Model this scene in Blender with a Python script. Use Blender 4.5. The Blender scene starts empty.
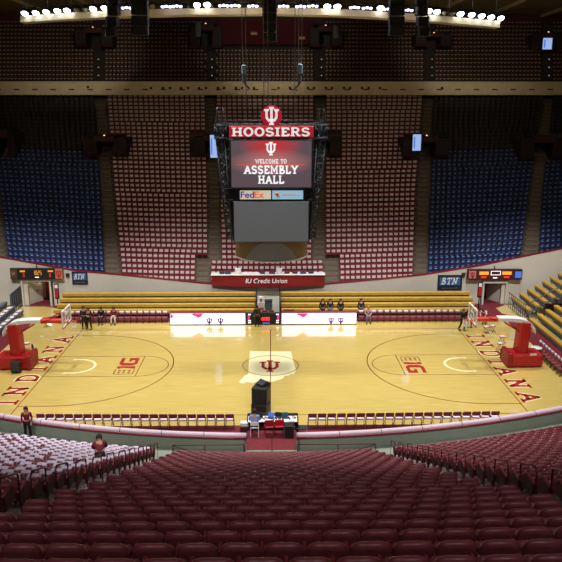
import bpy, math, random
from mathutils import Vector, Matrix, Euler
R = math.radians
rnd = random.Random(7)
sc = bpy.context.scene
COL = sc.collection
# ------------------------------------------------------------------ camera
CAM = Vector((0.09, -43.3, 16.5)); F = 700.0; PITCH = R(14.0); YAW = R(-0.79)
cd = bpy.data.cameras.new('camera'); cam = bpy.data.objects.new('camera', cd); COL.objects.link(cam)
cam.location = CAM; cam.rotation_euler = (math.pi/2 - PITCH, 0, YAW)
cd.sensor_width = 36; cd.lens = F/562*36; cd.clip_end = 400
sc.camera = cam
CR = cam.rotation_euler.to_matrix()
def ray(u, v): return CR @ Vector(((u-281)/F, -(v-281)/F, -1))
def aty(u, v, y):                # point of the world at depth y
    d = ray(u, v); t = (y-CAM.y)/d.y; return CAM + d*t
def atz(u, v, z):                # point of the world at height z
    d = ray(u, v); t = (z-CAM.z)/d.z; return CAM + d*t
def px(p):
    q = CR.transposed() @ (Vector(p)-CAM); return (281+F*q.x/-q.z, 281-F*q.y/-q.z)
def lerp(a, b, t): return a+(b-a)*t
def interp(tab, x):
    if x <= tab[0][0]: return tab[0][1]
    for (a, fa), (b, fb) in zip(tab, tab[1:]):
        if x <= b: return fa+(fb-fa)*(x-a)/(b-a)
    return tab[-1][1]
# ------------------------------------------------------------------ materials
MATS = {}
def mat(name, col, rough=.6, metal=0, noise=0, nscale=8, spec=.5, coat=0, emit=None, estr=0, bump=0):
    m = bpy.data.materials.new(name); m.use_nodes = True; nt = m.node_tree; b = nt.nodes['Principled BSDF']
    b.inputs['Roughness'].default_value = rough; b.inputs['Metallic'].default_value = metal
    b.inputs['Specular IOR Level'].default_value = spec
    if coat: b.inputs['Coat Weight'].default_value = coat; b.inputs['Coat Roughness'].default_value = .06
    c = (*col, 1)
    if noise or bump:
        tc = nt.nodes.new('ShaderNodeTexCoord'); n = nt.nodes.new('ShaderNodeTexNoise'); n.inputs['Scale'].default_value = nscale
        nt.links.new(tc.outputs['Object'], n.inputs['Vector'])
        r = nt.nodes.new('ShaderNodeValToRGB')
        k = noise
        r.color_ramp.elements[0].position = .3; r.color_ramp.elements[1].position = .7
        r.color_ramp.elements[0].color = (*[x*(1-k) for x in col], 1); r.color_ramp.elements[1].color = (*[min(1, x*(1+k)) for x in col], 1)
        nt.links.new(n.outputs['Fac'], r.inputs['Fac']); nt.links.new(r.outputs['Color'], b.inputs['Base Color'])
        if bump:
            bm_ = nt.nodes.new('ShaderNodeBump'); bm_.inputs['Strength'].default_value = bump; bm_.inputs['Distance'].default_value = .02
            nt.links.new(n.outputs['Fac'], bm_.inputs['Height']); nt.links.new(bm_.outputs['Normal'], b.inputs['Normal'])
    else: b.inputs['Base Color'].default_value = c
    if emit: b.inputs['Emission Color'].default_value = (*emit, 1); b.inputs['Emission Strength'].default_value = estr
    MATS[name] = m; return m
def S(r, g, b):                  # sRGB 0-255 -> linear
    f = lambda x: (x/255/12.92 if x <= 10 else ((x/255+.055)/1.055)**2.4)
    return (f(r), f(g), f(b))
MAROON = mat('maroon_vinyl', S(120, 56, 63), .4, noise=.12, nscale=9)
MAROON_P = mat('maroon_plastic', S(120, 22, 40), .45)
MAROON_D = mat('maroon_dark', S(70, 18, 28), .6, noise=.15)
CARPET = mat('maroon_carpet', S(106, 24, 38), .85, noise=.15, nscale=3)
RAILM = mat('maroon_metal', S(88, 30, 36), .4, metal=.3)
PAINT = mat('maroon_paint', S(156, 38, 34), .35)
PAINTD = mat('dark_maroon_line', S(112, 44, 30), .35)
CREAM = mat('cream_paint', S(238, 232, 188), .3)
RED = mat('red_padding', S(180, 22, 28), .4, noise=.06)
WHITE = mat('white_plastic', S(228, 228, 232), .5)
OFFW = mat('off_white_cloth', S(226, 214, 230), .8, noise=.05, nscale=20)
PALE = mat('pale_cloth', S(218, 202, 200), .8, noise=.05)
TAN = mat('tan_trim', S(150, 120, 92), .7)
BLUE = mat('blue_plastic', S(15, 30, 78), .55)
BLUEL = mat('light_blue_cloth', S(118, 146, 206), .7)
CONC = mat('concrete_steps', S(112, 100, 88), .85, noise=.12, nscale=1.5)
CONCL = mat('pale_concrete', S(168, 168, 156), .85, noise=.08, nscale=2)
WALLM = mat('white_painted_wall', S(196, 192, 182), .7, noise=.03, nscale=.8)
GGREY = mat('grey_green_wall', S(130, 140, 126), .7, noise=.05, nscale=1)
BEIGE = mat('beige_fascia', S(226, 212, 174), .7, noise=.05, nscale=1.2)
CEIL = mat('olive_ceiling', S(150, 132, 84), .8, noise=.12, nscale=.5)
BLACK = mat('black_metal', S(18, 19, 24), .5, metal=.2)
BLACKP = mat('black_plastic', S(20, 20, 24), .55)
DKGREY = mat('dark_grey_metal', S(52, 56, 62), .5, metal=.3)
STEEL = mat('steel', S(150, 154, 160), .35, metal=.8)
GREYB = mat('blue_grey_metal', S(88, 98, 110), .55)
YELLOW = mat('yellow_bench', S(188, 152, 60), .5, noise=.1, nscale=3)
PINKW = mat('pinkish_pad', S(206, 184, 200), .5)
TANW = mat('beige_corridor', S(170, 150, 116), .8)
NAVY = mat('navy_sign', S(22, 34, 56), .5)
ORANGE = mat('orange_plastic', S(220, 92, 30), .5)
SKIN = mat('skin', S(196, 142, 116), .6)
HAIR = mat('dark_hair', S(38, 24, 18), .7)
GLASSB = bpy.data.materials.new('clear_glass'); GLASSB.use_nodes = True
_b = GLASSB.node_tree.nodes['Principled BSDF']; _b.inputs['Base Color'].default_value = (.8, .85, .88, 1); _b.inputs['Alpha'].default_value = .22; _b.inputs['Roughness'].default_value = .05
def cloth(n, c): return MATS.get(n) or mat(n, c, .8)
def glow(name, col, s): return mat(name, (0.01, .01, .01), .5, emit=col, estr=s)
LED_W = glow('white_led', (.93, .92, 1), 2.3)
LED_PK = glow('pink_led', S(240, 50, 150), 1.0)
LED_PU = glow('purple_led', S(90, 40, 110), .8)
LED_R = glow('red_led', (1, .03, .03), 1.1)
LED_O = glow('orange_led', (1, .38, .03), 1.2)
LED_BL = glow('blue_screen', S(80, 120, 220), .9)
LED_PB = glow('pale_blue_screen', S(160, 190, 245), .9)
LAMPW = glow('lamp_white', (.82, .88, 1), 16)
LAMPP = glow('lamp_violet', (.72, .66, 1), 5)
DOTW = glow('marker_light', (1, .5, .2), 1.6)
# wooden court
def wood():
    m = bpy.data.materials.new('maple_court'); m.use_nodes = True; nt = m.node_tree; b = nt.nodes['Principled BSDF']
    tc = nt.nodes.new('ShaderNodeTexCoord'); mp = nt.nodes.new('ShaderNodeMapping'); mp.inputs['Scale'].default_value = (.45, 9, 1)
    n = nt.nodes.new('ShaderNodeTexNoise'); n.inputs['Scale'].default_value = 1.3; n.inputs['Detail'].default_value = 5
    r = nt.nodes.new('ShaderNodeValToRGB'); e = r.color_ramp.elements
    e[0].position = .3; e[0].color = (*S(198, 172, 92), 1); e[1].position = .72; e[1].color = (*S(224, 201, 120), 1)
    nt.links.new(tc.outputs['Object'], mp.inputs['Vector']); nt.links.new(mp.outputs['Vector'], n.inputs['Vector'])
    nt.links.new(n.outputs['Fac'], r.inputs['Fac']); nt.links.new(r.outputs['Color'], b.inputs['Base Color'])
    b.inputs['Roughness'].default_value = .32; b.inputs['Specular IOR Level'].default_value = .35
    b.inputs['Coat Weight'].default_value = 1; b.inputs['Coat Roughness'].default_value = .045; b.inputs['Coat IOR'].default_value = 1.9
    return m
WOOD = wood()
def screen_mat():                # the picture shown on the upper video screen
    m = bpy.data.materials.new('video_picture'); m.use_nodes = True; nt = m.node_tree; b = nt.nodes['Principled BSDF']
    b.inputs['Base Color'].default_value = (.02, .02, .02, 1)
    tc = nt.nodes.new('ShaderNodeTexCoord')
    def blob(cx, cz, sx, sz):
        mp = nt.nodes.new('ShaderNodeMapping'); mp.vector_type = 'POINT'
        mp.inputs['Location'].default_value = (-cx/sx, 0, -cz/sz); mp.inputs['Scale'].default_value = (1/sx, 0, 1/sz)
        g = nt.nodes.new('ShaderNodeTexGradient'); g.gradient_type = 'SPHERICAL'
        nt.links.new(tc.outputs['Object'], mp.inputs['Vector']); nt.links.new(mp.outputs['Vector'], g.inputs['Vector']); return g
    g1 = blob(0, 1.15, 1.9, 1.2); g2 = blob(0, .1, 2.6, .8)
    def mix(a, col, g):
        x = nt.nodes.new('ShaderNodeMix'); x.data_type = 'RGBA'
        if isinstance(a, tuple): x.inputs['A'].default_value = a
        else: nt.links.new(a, x.inputs['A'])
        x.inputs['B'].default_value = col; nt.links.new(g.outputs['Fac'], x.inputs['Factor']); return x.outputs['Result']
    a = mix((*S(92, 76, 84), 1), (*S(225, 20, 40), 1), g1); a = mix(a, (*S(205, 130, 128), 1), g2)
    nt.links.new(a, b.inputs['Emission Color']); b.inputs['Emission Strength'].default_value = .8
    return m
# ------------------------------------------------------------------ mesh building
class MB:
    def __init__(s): s.v = []; s.f = []; s.m = []; s.sm = []
    def add(s, vs, fs, mi=0, smooth=False):
        o = len(s.v); s.v += [tuple(x) for x in vs]; s.f += [tuple(o+i for i in f) for f in fs]; s.m += [mi]*len(fs); s.sm += [smooth]*len(fs); return s
    def box(s, c, d, mi=0, rot=None, bev=0):
        x, y, z = d[0]/2, d[1]/2, d[2]/2
        if bev:
            b = min(bev, x*.9, y*.9, z*.9); vs = []; fs = []
            for sx in (-1, 1):
                for sy in (-1, 1):
                    for sz in (-1, 1):
                        vs += [Vector((sx*(x), sy*(y-b), sz*(z-b))), Vector((sx*(x-b), sy*y, sz*(z-b))), Vector((sx*(x-b), sy*(y-b), sz*z))]
            idx = lambda sx, sy, sz, k: ((sx > 0)*4+(sy > 0)*2+(sz > 0))*3+k
            for a in (-1, 1):
                fs.append([idx(a, -1, -1, 0), idx(a, 1, -1, 0), idx(a, 1, 1, 0), idx(a, -1, 1, 0)][::a])
                fs.append([idx(-1, a, -1, 1), idx(-1, a, 1, 1), idx(1, a, 1, 1), idx(1, a, -1, 1)][::a])
                fs.append([idx(-1, -1, a, 2), idx(1, -1, a, 2), idx(1, 1, a, 2), idx(-1, 1, a, 2)][::a])
            for a in (-1, 1):
                for c2 in (-1, 1):
                    sg = a*c2
                    fs.append([idx(a, c2, -1, 0), idx(a, c2, -1, 1), idx(a, c2, 1, 1), idx(a, c2, 1, 0)][::sg])
                    fs.append([idx(a, -1, c2, 0), idx(a, 1, c2, 0), idx(a, 1, c2, 2), idx(a, -1, c2, 2)][::sg])
                    fs.append([idx(-1, a, c2, 1), idx(-1, a, c2, 2), idx(1, a, c2, 2), idx(1, a, c2, 1)][::sg])
                    for e in (-1, 1): fs.append([idx(a, c2, e, 0), idx(a, c2, e, 1), idx(a, c2, e, 2)][::a*c2*e])
        else:
            vs = [Vector((i*x, j*y, k*z)) for i in (-1, 1) for j in (-1, 1) for k in (-1, 1)]
            fs = [(0, 1, 3, 2), (4, 6, 7, 5), (0, 4, 5, 1), (2, 3, 7, 6), (0, 2, 6, 4), (1, 5, 7, 3)]
        if rot is not None:
            q = rot if isinstance(rot, Matrix) else Euler(rot).to_matrix(); vs = [q@w for w in vs]
        c = Vector(c); return s.add([w+c for w in vs], fs, mi)
    def tube(s, pts, r, mi=0, n=6, cap=True):
        pts = [Vector(p) for p in pts]; vs = []; fs = []
        rr = r if isinstance(r, (list, tuple)) else [r]*len(pts)
        for i, p in enumerate(pts):
            d = (pts[min(i+1, len(pts)-1)]-pts[max(i-1, 0)]).normalized()
            a = d.cross(Vector((0, 0, 1)));  a = Vector((1, 0, 0)) if a.length < 1e-3 else a.normalized(); b = d.cross(a)
            for k in range(n):
                t = 2*math.pi*k/n; vs.append(p+(a*math.cos(t)+b*math.sin(t))*rr[i])
        for i in range(len(pts)-1):
            for k in range(n): fs.append((i*n+k, i*n+(k+1) % n, (i+1)*n+(k+1) % n, (i+1)*n+k))
        if cap: fs.append(tuple(range(n))[::-1]); fs.append(tuple((len(pts)-1)*n+k for k in range(n)))
        return s.add(vs, fs, mi, True)
    def lathe(s, prof, c=(0, 0, 0), n=16, mi=0, a0=0, a1=2*math.pi, smooth=True, axis=None):
        full = abs(a1-a0-2*math.pi) < 1e-4; m = n if full else n+1; vs = []; fs = []
        for r_, z in prof:
            for k in range(m):
                t = a0+(a1-a0)*k/n; w = Vector((r_*math.cos(t), r_*math.sin(t), z))
                if axis is not None: w = axis@w
                vs.append(w+Vector(c))
        for i in range(len(prof)-1):
            for k in range(n if full else n): fs.append((i*m+k, i*m+(k+1) % m, (i+1)*m+(k+1) % m, (i+1)*m+k))
        return s.add(vs, fs, mi, smooth)
    def poly(s, pts, fr, thick=.01, mi=0):     # 2D outline extruded; fr = (origin, xdir, ydir)
        o, X, Y = [Vector(q) for q in fr]; N = X.cross(Y).normalized()
        a = sum(pts[i][0]*pts[(i+1) % len(pts)][1]-pts[(i+1) % len(pts)][0]*pts[i][1] for i in range(len(pts)))
        if a < 0: pts = pts[::-1]
        n = len(pts); vs = [o+X*p[0]+Y*p[1]+N*thick for p in pts]+[o+X*p[0]+Y*p[1] for p in pts]
        fs = [tuple(range(n)), tuple(range(2*n-1, n-1, -1))]+[(i, i+n, (i+1) % n+n, (i+1) % n) for i in range(n)]
        return s.add(vs, fs, mi)
    def stroke(s, line, w, fr, thick=.01, mi=0, closed=False):
        n = len(line); L = []; Rr = []
        P = [Vector((p[0], p[1])) for p in line]
        for i in range(n):
            a = P[i-1] if (i or closed) else None; b = P[(i+1) % n] if (i < n-1 or closed) else None
            d1 = (P[i]-a).normalized() if a is not None else None; d2 = (b-P[i]).normalized() if b is not None else None
            if d1 is None: d1 = d2
            if d2 is None: d2 = d1
            t = (d1+d2); t = t.normalized() if t.length > 1e-6 else d1
            nn = Vector((-t.y, t.x)); k = 1/max(.5, nn.dot(Vector((-d1.y, d1.x))))
            L.append(P[i]+nn*w/2*k); Rr.append(P[i]-nn*w/2*k)
        for i in range(n if closed else n-1):
            j = (i+1) % n; s.poly([L[i], L[j], Rr[j], Rr[i]], fr, thick, mi)
        return s
    def obj(s, name, mats, parent=None, loc=None, smooth=None):
        me = bpy.data.meshes.new(name); me.from_pydata(s.v, [], s.f)
        for m in (mats if isinstance(mats, (list, tuple)) else [mats]): me.materials.append(m)
        me.polygons.foreach_set('material_index', s.m); me.polygons.foreach_set('use_smooth', s.sm if smooth is None else [smooth]*len(s.f)); me.update()
        o = bpy.data.objects.new(name, me); COL.objects.link(o)
        if parent: o.parent = parent
        if loc is not None: o.location = loc
        return o
def tag(o, label=None, cat=None, group=None, kind=None):
    if label: o['label'] = label
    if cat: o['category'] = cat
    if group: o['group'] = group
    if kind: o['kind'] = kind
    return o
def thing(name, label, cat, loc=(0, 0, 0), rz=0, group=None):
    o = bpy.data.objects.new(name, None); COL.objects.link(o); o.location = loc; o.rotation_euler = (0, 0, rz); o.empty_display_size = .2
    return tag(o, label, cat, group)
KIDS = {}
def kids(o):
    return [c for c in ALLK.get(o.name, [])]
ALLK = {}
def register(root):
    ALLK[root.name] = [c for c in COL.objects if c.parent == root]
    for c in ALLK[root.name]: ALLK[c.name] = [d for d in COL.objects if d.parent == c]
def dup(root, loc, rz, label=None, group=None):
    r = root.copy(); COL.objects.link(r); r.location = loc; r.rotation_euler = (0, 0, rz)
    if label: r['label'] = label
    if group: r['group'] = group
    for ch in ALLK.get(root.name, []):
        c = ch.copy(); COL.objects.link(c); c.parent = r
        for g in ALLK.get(ch.name, []):
            d = g.copy(); COL.objects.link(d); d.parent = c
    return r
def struct(name, mb, mats, label, cat='wall', parent=None):
    o = mb.obj(name, mats, parent)
    if parent is None: tag(o, label, cat, None, 'structure')
    return o
ONES = 'zeroth first second third fourth fifth sixth seventh eighth ninth tenth eleventh twelfth thirteenth fourteenth fifteenth sixteenth seventeenth eighteenth nineteenth twentieth'.split()
TENS = {2: 'twenty', 3: 'thirty', 4: 'forty', 5: 'fifty', 6: 'sixty'}
def ordw(n):
    if n <= 20: return ONES[n]
    t, o = divmod(n, 10)
    return TENS[t][:-1]+'ieth' if o == 0 else TENS[t]+'-'+ONES[o]
# ------------------------------------------------------------------ slab lettering
def arc(cx, cy, rx, ry, a0, a1, n=8): return [(cx+rx*math.cos(R(lerp(a0, a1, i/n))), cy+ry*math.sin(R(lerp(a0, a1, i/n)))) for i in range(n+1)]
GL = {  # width, strokes, serif centres (x, y, half length)
 'A': (.9, [[(.12, .05), (.45, .95)], [(.45, .95), (.78, .05)], [(.24, .36), (.66, .36)]], [(.12, .05, .14), (.78, .05, .14)]),
 'B': (.78, [[(.2, .05), (.2, .95)], [(.08, .95)]+arc(.40, .755, .15, .195, 90, -90)+[(.2, .56)], [(.2, .46)]+arc(.46, .255, .23, .205, 90, -90)+[(.08, .05)]], []),
 'C': (.8, [arc(.42, .5, .3, .45, 50, 310, 12)], [(.64, .8, .06)]),
 'D': (.85, [[(.2, .05), (.2, .95)], [(.08, .95)]+arc(.42, .5, .3, .45, 90, -90)+[(.08, .05)]], []),
 'E': (.75, [[(.2, .05), (.2, .95)], [(.08, .93), (.66, .93)], [(.2, .5), (.52, .5)], [(.08, .07), (.68, .07)], [(.64, .93), (.64, .74)], [(.66, .07), (.66, .27)]], []),
 'H': (.92, [[(.2, .05), (.2, .95)], [(.72, .05), (.72, .95)], [(.2, .5), (.72, .5)]], [(.2, .05, .15), (.2, .95, .15), (.72, .05, .15), (.72, .95, .15)]),
 'I': (.42, [[(.21, .05), (.21, .95)]], [(.21, .05, .17), (.21, .95, .17)]),
 'L': (.72, [[(.2, .05), (.2, .95)], [(.08, .07), (.66, .07)], [(.64, .07), (.64, .3)]], [(.2, .95, .14)]),
 'M': (1.05, [[(.2, .05), (.2, .95), (.52, .3), (.85, .95), (.85, .05)]], [(.2, .05, .15), (.85, .05, .15), (.14, .95, .1), (.91, .95, .1)]),
 'N': (.92, [[(.2, .05), (.2, .95)], [(.2, .95), (.72, .05)], [(.72, .05), (.72, .95)]], [(.2, .05, .15), (.14, .95, .12), (.72, .95, .15)]),
 'O': (.86, [arc(.43, .5, .32, .45, 0, 360, 16)], []),
 'R': (.86, [[(.2, .05), (.2, .95)], [(.08, .95)]+arc(.46, .72, .2, .23, 90, -90)+[(.2, .49)], [(.44, .49), (.7, .05)]], [(.2, .05, .14), (.74, .05, .1)]),
 'S': (.74, [arc(.36, .72, .24, .22, 30, 270, 8)+arc(.36, .28, .26, .23, 90, -150, 8)], [(.57, .82, .05), (.13, .18, .05)]),
 'T': (.8, [[(.4, .05), (.4, .95)], [(.06, .93), (.74, .93)], [(.08, .93), (.08, .74)], [(.72, .93), (.72, .74)]], [(.4, .05, .15)]),
 'W': (1.2, [[(.12, .95), (.36, .05), (.6, .9), (.84, .05), (1.08, .95)]], [(.12, .95, .13), (1.08, .95, .13)]),
 'Y': (.86, [[(.12, .95), (.43, .48), (.74, .95)], [(.43, .48), (.43, .05)]], [(.12, .95, .13), (.74, .95, .13), (.43, .05, .15)]),
 'U': (.9, [[(.2, .95), (.2, .35)]+arc(.45, .35, .25, .3, 180, 360, 8)+[(.7, .95)]], [(.2, .95, .15), (.7, .95, .15)]),
 ' ': (.45, [], []),
}
def slab(mb, text, fr, h, w=None, thick=.01, mi=0, bold=.17, gap=.06, center=True):
    tot = sum(GL[c][0]+gap for c in text)-gap; kx = (w/tot) if w else h
    x = -tot/2 if center else 0
    o, X, Y = [Vector(q) for q in fr]
    fr2 = (o, X*kx, Y*h)
    for c in text:
        gw, st, se = GL[c]
        for l in st: mb.stroke([(p[0]+x, p[1]) for p in l], bold, fr2, thick, mi)
        for sx, sy, hl in se: mb.poly([(x+sx-hl-.04, sy-.06), (x+sx+hl+.04, sy-.06), (x+sx+hl+.04, sy+.06), (x+sx-hl-.04, sy+.06)], fr2, thick, mi)
        x += gw+gap
def trident(mb, fr, h, w, thick=.01, mi=0, t=1.0):
    o, X, Y = [Vector(q) for q in fr]; f2 = (o, X*w, Y*h)
    mb.stroke([(-.34, .3), (-.34, -.08), (-.2, -.24), (.2, -.24), (.34, -.08), (.34, .3)], .15*t, f2, thick, mi)
    mb.stroke([(0, -.42), (0, .42)], .17*t, f2, thick, mi)
    for cx, cy, hl in ((0, .45, .17), (0, -.45, .17), (-.34, .33, .16), (.34, .33, .16)):
        mb.poly([(cx-hl, cy-.06*t), (cx+hl, cy-.06*t), (cx+hl, cy+.06*t), (cx-hl, cy+.06*t)], f2, thick, mi)
def font(name, text, m, parent, o, X, Y, size, w=None, shear=0, ext=.004, bold=.0):
    cu = bpy.data.curves.new(name, 'FONT'); cu.body = text; cu.align_x = 'CENTER'; cu.align_y = 'CENTER'; cu.size = 1; cu.extrude = ext; cu.shear = shear; cu.offset = bold
    ob = bpy.data.objects.new(name, cu)
    COL.objects.link(ob); bpy.context.view_layer.update()
    dg = bpy.context.evaluated_depsgraph_get(); me = bpy.data.meshes.new_from_object(ob.evaluated_get(dg))
    bpy.data.objects.remove(ob)
    xs = [v.co.x for v in me.vertices]; ww = max(xs)-min(xs); kx = (w/ww) if w else size
    X, Y, o = Vector(X), Vector(Y), Vector(o); N = X.cross(Y)
    for v in me.vertices: c = v.co.copy(); v.co = o+X*c.x*kx+Y*c.y*size+N*c.z
    me.materials.clear(); me.materials.append(m)
    ob = bpy.data.objects.new(name, me); COL.objects.link(ob)
    if parent: ob.parent = parent; 
    return ob
XP, YP, ZP = Vector((1, 0, 0)), Vector((0, 1, 0)), Vector((0, 0, 1))
# ================================================================== FLOOR AND COURT
HX, HY = 14.33, 7.62
mb = MB(); mb.box((0, 0, -.06), (76, 60, .1)); floor = struct('floor', mb, CARPET, 'maroon carpeted arena floor around the basketball court', 'floor')
mb = MB(); mb.poly([(-18.7, -8.9), (18.7, -8.9), (18.7, 9.6), (-18.7, 9.6)], ((0, 0, -.008), XP, YP), .01)
mb.poly([(-21.5, 9.0), (-17.2, 11.6), (-17.2, 13.2), (-19.2, 14.2), (-23, 14.2), (-23, 10)], ((0, 0, -.008), XP, YP), .008)
mb.poly([(21.5, 9.0), (19.0, 11.6), (19.0, 13.2), (20.2, 14.2), (23, 14.2), (23, 10)], ((0, 0, -.008), XP, YP), .008)
court = struct('hardwood', mb, WOOD, '', parent=floor)
fr0 = ((0, 0, .003), XP, YP)
LW = .055
mb = MB()
def circ(cx, cy, r, a0, a1, n=40): return arc(cx, cy, r, r, a0, a1, n)
mb.stroke([(-HX, -HY), (HX, -HY), (HX, HY), (-HX, HY)], LW, fr0, .002, closed=True)
mb.stroke([(0, -HY), (0, HY)], LW, fr0, .002)
mb.stroke(circ(0, 0, 1.83, 0, 360)[:-1], LW, ((0, 0, .007), XP, YP), .002, closed=True)
for s in (-1, 1):
    bx = s*(HX-1.6)
    mb.stroke([(s*HX, 6.32), (bx, 6.32)]+[(bx-s*6.32*math.sin(R(a)), 6.32*math.cos(R(a))) for a in range(0, 181, 4)][1:-1]+[(bx, -6.32), (s*HX, -6.32)], .07, fr0, .002)
    fx = s*(HX-5.79)
    mb.stroke([(s*HX, 1.83), (fx, 1.83), (fx, -1.83), (s*HX, -1.83)], LW, fr0, .002)
    mb.stroke([(fx-s*1.83*math.sin(R(a)), 1.83*math.cos(R(a))) for a in range(0, 181, 5)], LW, fr0, .002)
mb.obj('court_line', PAINTD, floor)
mb = MB()
for s in (-1, 1):
    bx = s*(HX-1.6)
    mb.stroke([(s*HX-s*1.1, 1.22), (bx, 1.22)]+[(bx-s*1.22*math.sin(R(a)), 1.22*math.cos(R(a))) for a in range(0, 181, 6)][1:-1]+[(bx, -1.22), (s*HX-s*1.1, -1.22)], .16, fr0, .002)
mb.obj('restricted_arc', CREAM, floor)
# lettering at both ends
for s in (-1, 1):
    X = Vector((0, 1, 0)) if s < 0 else Vector((0, -1, 0)); Y = Vector((s, 0, 0))
    for nm, z, t, bold, m in (('lettering_outline', .002, .002, .28, CREAM), ('painted_lettering', .006, .002, .17, PAINT)):
        mb = MB(); tot = 12.2; word = 'INDIANA'; ws = [GL[c][0] for c in word]; gap = .46; k = tot/(sum(ws)*1.1+gap*6); x = -tot/2
        for c in word:
            w_ = GL[c][0]*1.1*k
            o = Vector((s*14.52, 0, z))+X*(x+w_/2)
            slab(mb, c, (o, X, Y), 1.3, w_, t, 0, bold)
            x += w_+gap*k
        mb.obj(nm, m, floor)
# conference marks in the lanes
for s in (-1, 1):
    X = Vector((0, 1, 0)) if s < 0 else Vector((0, -1, 0)); Y = Vector((s, 0, 0))
    o = Vector((s*8.8, 0, .004)); fr = (o, X*1.14, Y*.8)
    mb = MB()
    mb.poly([(-.42, .02), (-.06, .02), (-.06, 1.5), (-.3, 1.5), (-.46, 1.3), (-.42, 1.18), (-.3, 1.2)], fr, .002)
    for q in ([(.06, .3), (.32, .02), (1.3, .02), (1.3, .3), (.46, .3), (.46, .3)], [(.06, .3), (.46, .3), (.46, 1.2), (.06, 1.2)], [(.06, 1.2), (.46, 1.2), (1.3, 1.2), (1.3, 1.5), (.32, 1.5)],
              [(.95, .3), (1.3, .3), (1.3, .82), (.95, .82)], [(.72, .58), (.95, .58), (.95, .82), (.72, .82)]): mb.poly(q, fr, .002)
    mb.obj('painted_conference_mark', PAINT, floor)
    mb = MB(); mb.stroke([(-.5, 0), (-1.25, .0), (-1.25, 1.5), (-.5, 1.5)], .07, fr, .002)
    for a in ((-1.0, .35), (-.75, .35), (-1.0, .75), (-.75, .75), (-1.0, 1.15), (-.75, 1.15)): mb.poly([(a[0]-.07, a[1]-.1), (a[0]+.07, a[1]-.1), (a[0]+.07, a[1]+.1), (a[0]-.07, a[1]+.1)], fr, .002)
    mb.obj('conference_mark_outline', PAINTD, floor)
# state outline and trident at centre court
st = [(250, 351), (291, 351.5), (296, 371), (294, 374), (291, 374), (289, 375.5), (285, 376), (282, 379), (278, 380), (272, 382), (268, 380.5), (263, 382), (258, 381), (253, 383), (247, 382), (242, 383.5), (239, 382), (242, 379), (244, 376), (248, 374)]
P2 = [atz(u, v, 0) for u, v in st]
mb = MB(); mb.poly([(p.x, p.y) for p in P2], ((0, 0, .001), XP, YP), .003); mb.obj('painted_state_outline', CREAM, floor)
mb = MB(); c = atz(270, 366, 0); trident(mb, ((c.x, c.y, .004), XP, YP), 2.05, 1.35, .003); mb.obj('painted_trident', PAINT, floor)
# ================================================================== FAR STAND
K = 42; AY = .6
VK = []
v = 288.5
for k in range(K+1): VK.append(v); v -= lerp(5.4, 3.75, k/(K-1))
sc_ = (288.5-95)/(VK[0]-VK[K-1]); VK = [288.5-(288.5-x)*sc_ for x in VK]
YK = [15.3+AY*k for k in range(K+1)]
ZK = [aty(270, VK[k], YK[k]).z-.8 for k in range(K+1)]        # tread heights (seat tops fall on VK)
def zrise(k, x): return .0016*max(0, 1-k/K)*x*x
AISL = [  # left edge, right edge as tables v -> u (ascending v)
 ([(95, -25), (190, -14), (270, -2)], [(95, -16), (190, -2), (255, 6), (270, 8)]),
 ([(95, 95), (190, 101.5), (270, 105.8)], [(95, 105.5), (190, 113), (270, 120)]),
 ([(95, 206), (190, 208.5), (253, 209), (254.5, 197), (270, 196.5)], [(95, 215), (190, 219), (256, 220), (258, 210), (270, 209)]),
 ([(95, 315), (190, 314), (256, 313), (258, 324), (270, 325)], [(95, 325), (190, 324.5), (253, 324.5), (254.5, 338), (270, 338.5)]),
 ([(95, 424), (190, 417), (270, 414.7)], [(95, 433), (190, 429.5), (270, 426.5)]),
 ([(95, 545), (190, 531), (250, 524), (270, 520)], [(95, 553), (190, 541.5), (250, 538), (270, 536)]),
]
def xat(u, k): return aty(u, VK[k], YK[k]).x
WALLT = [(-60, 245), (0, 257.5), (33, 263.5), (75, 271), (120, 275), (160, 279), (200, 283), (240, 286.5), (270, 287.5), (300, 286.5), (340, 283), (380, 279.5), (423, 275), (442, 272), (482, 265.5), (520, 257.5), (562, 249), (620, 238)]
def walltop_v(u): return interp(WALLT, u)
WY = 14.5
# stepped deck
SEGX = [-40+80*i/26 for i in range(27)]
mb = MB()
for k in range(K):
    for i in range(26):
        x0, x1 = SEGX[i], SEGX[i+1]
        if k < 4 and (-23.5 < (x0+x1)/2 < -17 or 17.5 < (x0+x1)/2 < 22): continue
        z = lambda kk, x: ZK[kk]+zrise(kk, x)
        y0, y1 = YK[k]-.3, YK[k+1]-.3
        a, b = (x0, y0, z(k, x0)), (x1, y0, z(k, x1)); c, d = (x1, y1, z(k, x1)), (x0, y1, z(k, x0))
        e, f = (x1, y1, z(k+1, x1)), (x0, y1, z(k+1, x0))
        mb.add([a, b, c, d, e, f], [(0, 1, 2, 3), (3, 2, 4, 5)])
fardeck = struct('floor_far_stand', mb, CONC, 'stepped concrete deck and stairs of the far seating stand', 'stand')
# stair half steps in the aisles
mb = MB()
for k in range(1, K-1):
    for L, Rr in AISL:
        xa, xb = xat(interp(L, VK[k]), k), xat(interp(Rr, VK[k]), k)
        if xb < -34 or xa > 34 or (k < 4 and abs(xa) > 17): continue
        xm = (xa+xb)/2; z0 = ZK[k]+zrise(k, xm); h = (ZK[k+1]-ZK[k])/2
        mb.box((xm, YK[k+1]-.3-.15, z0+h/2), (xb-xa-.1, .3, h))
mb.obj('aisle_step', mat('worn_step', S(128, 116, 100), .8, noise=.1, nscale=3), fardeck)
# vomitories: (u0,u1,v0,v1) in the lower deck
VOM = [(-12, 16, 128, 158), (83, 127, 134, 157), (193, 234, 133, 157), (304, 341, 133, 158), (404, 448, 134, 158), (522, 566, 134, 160)]
def in_vom(u, v): return any(a-1 < u < b+1 and c-1 < v < d+1 for a, b, c, d in VOM)
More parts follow.
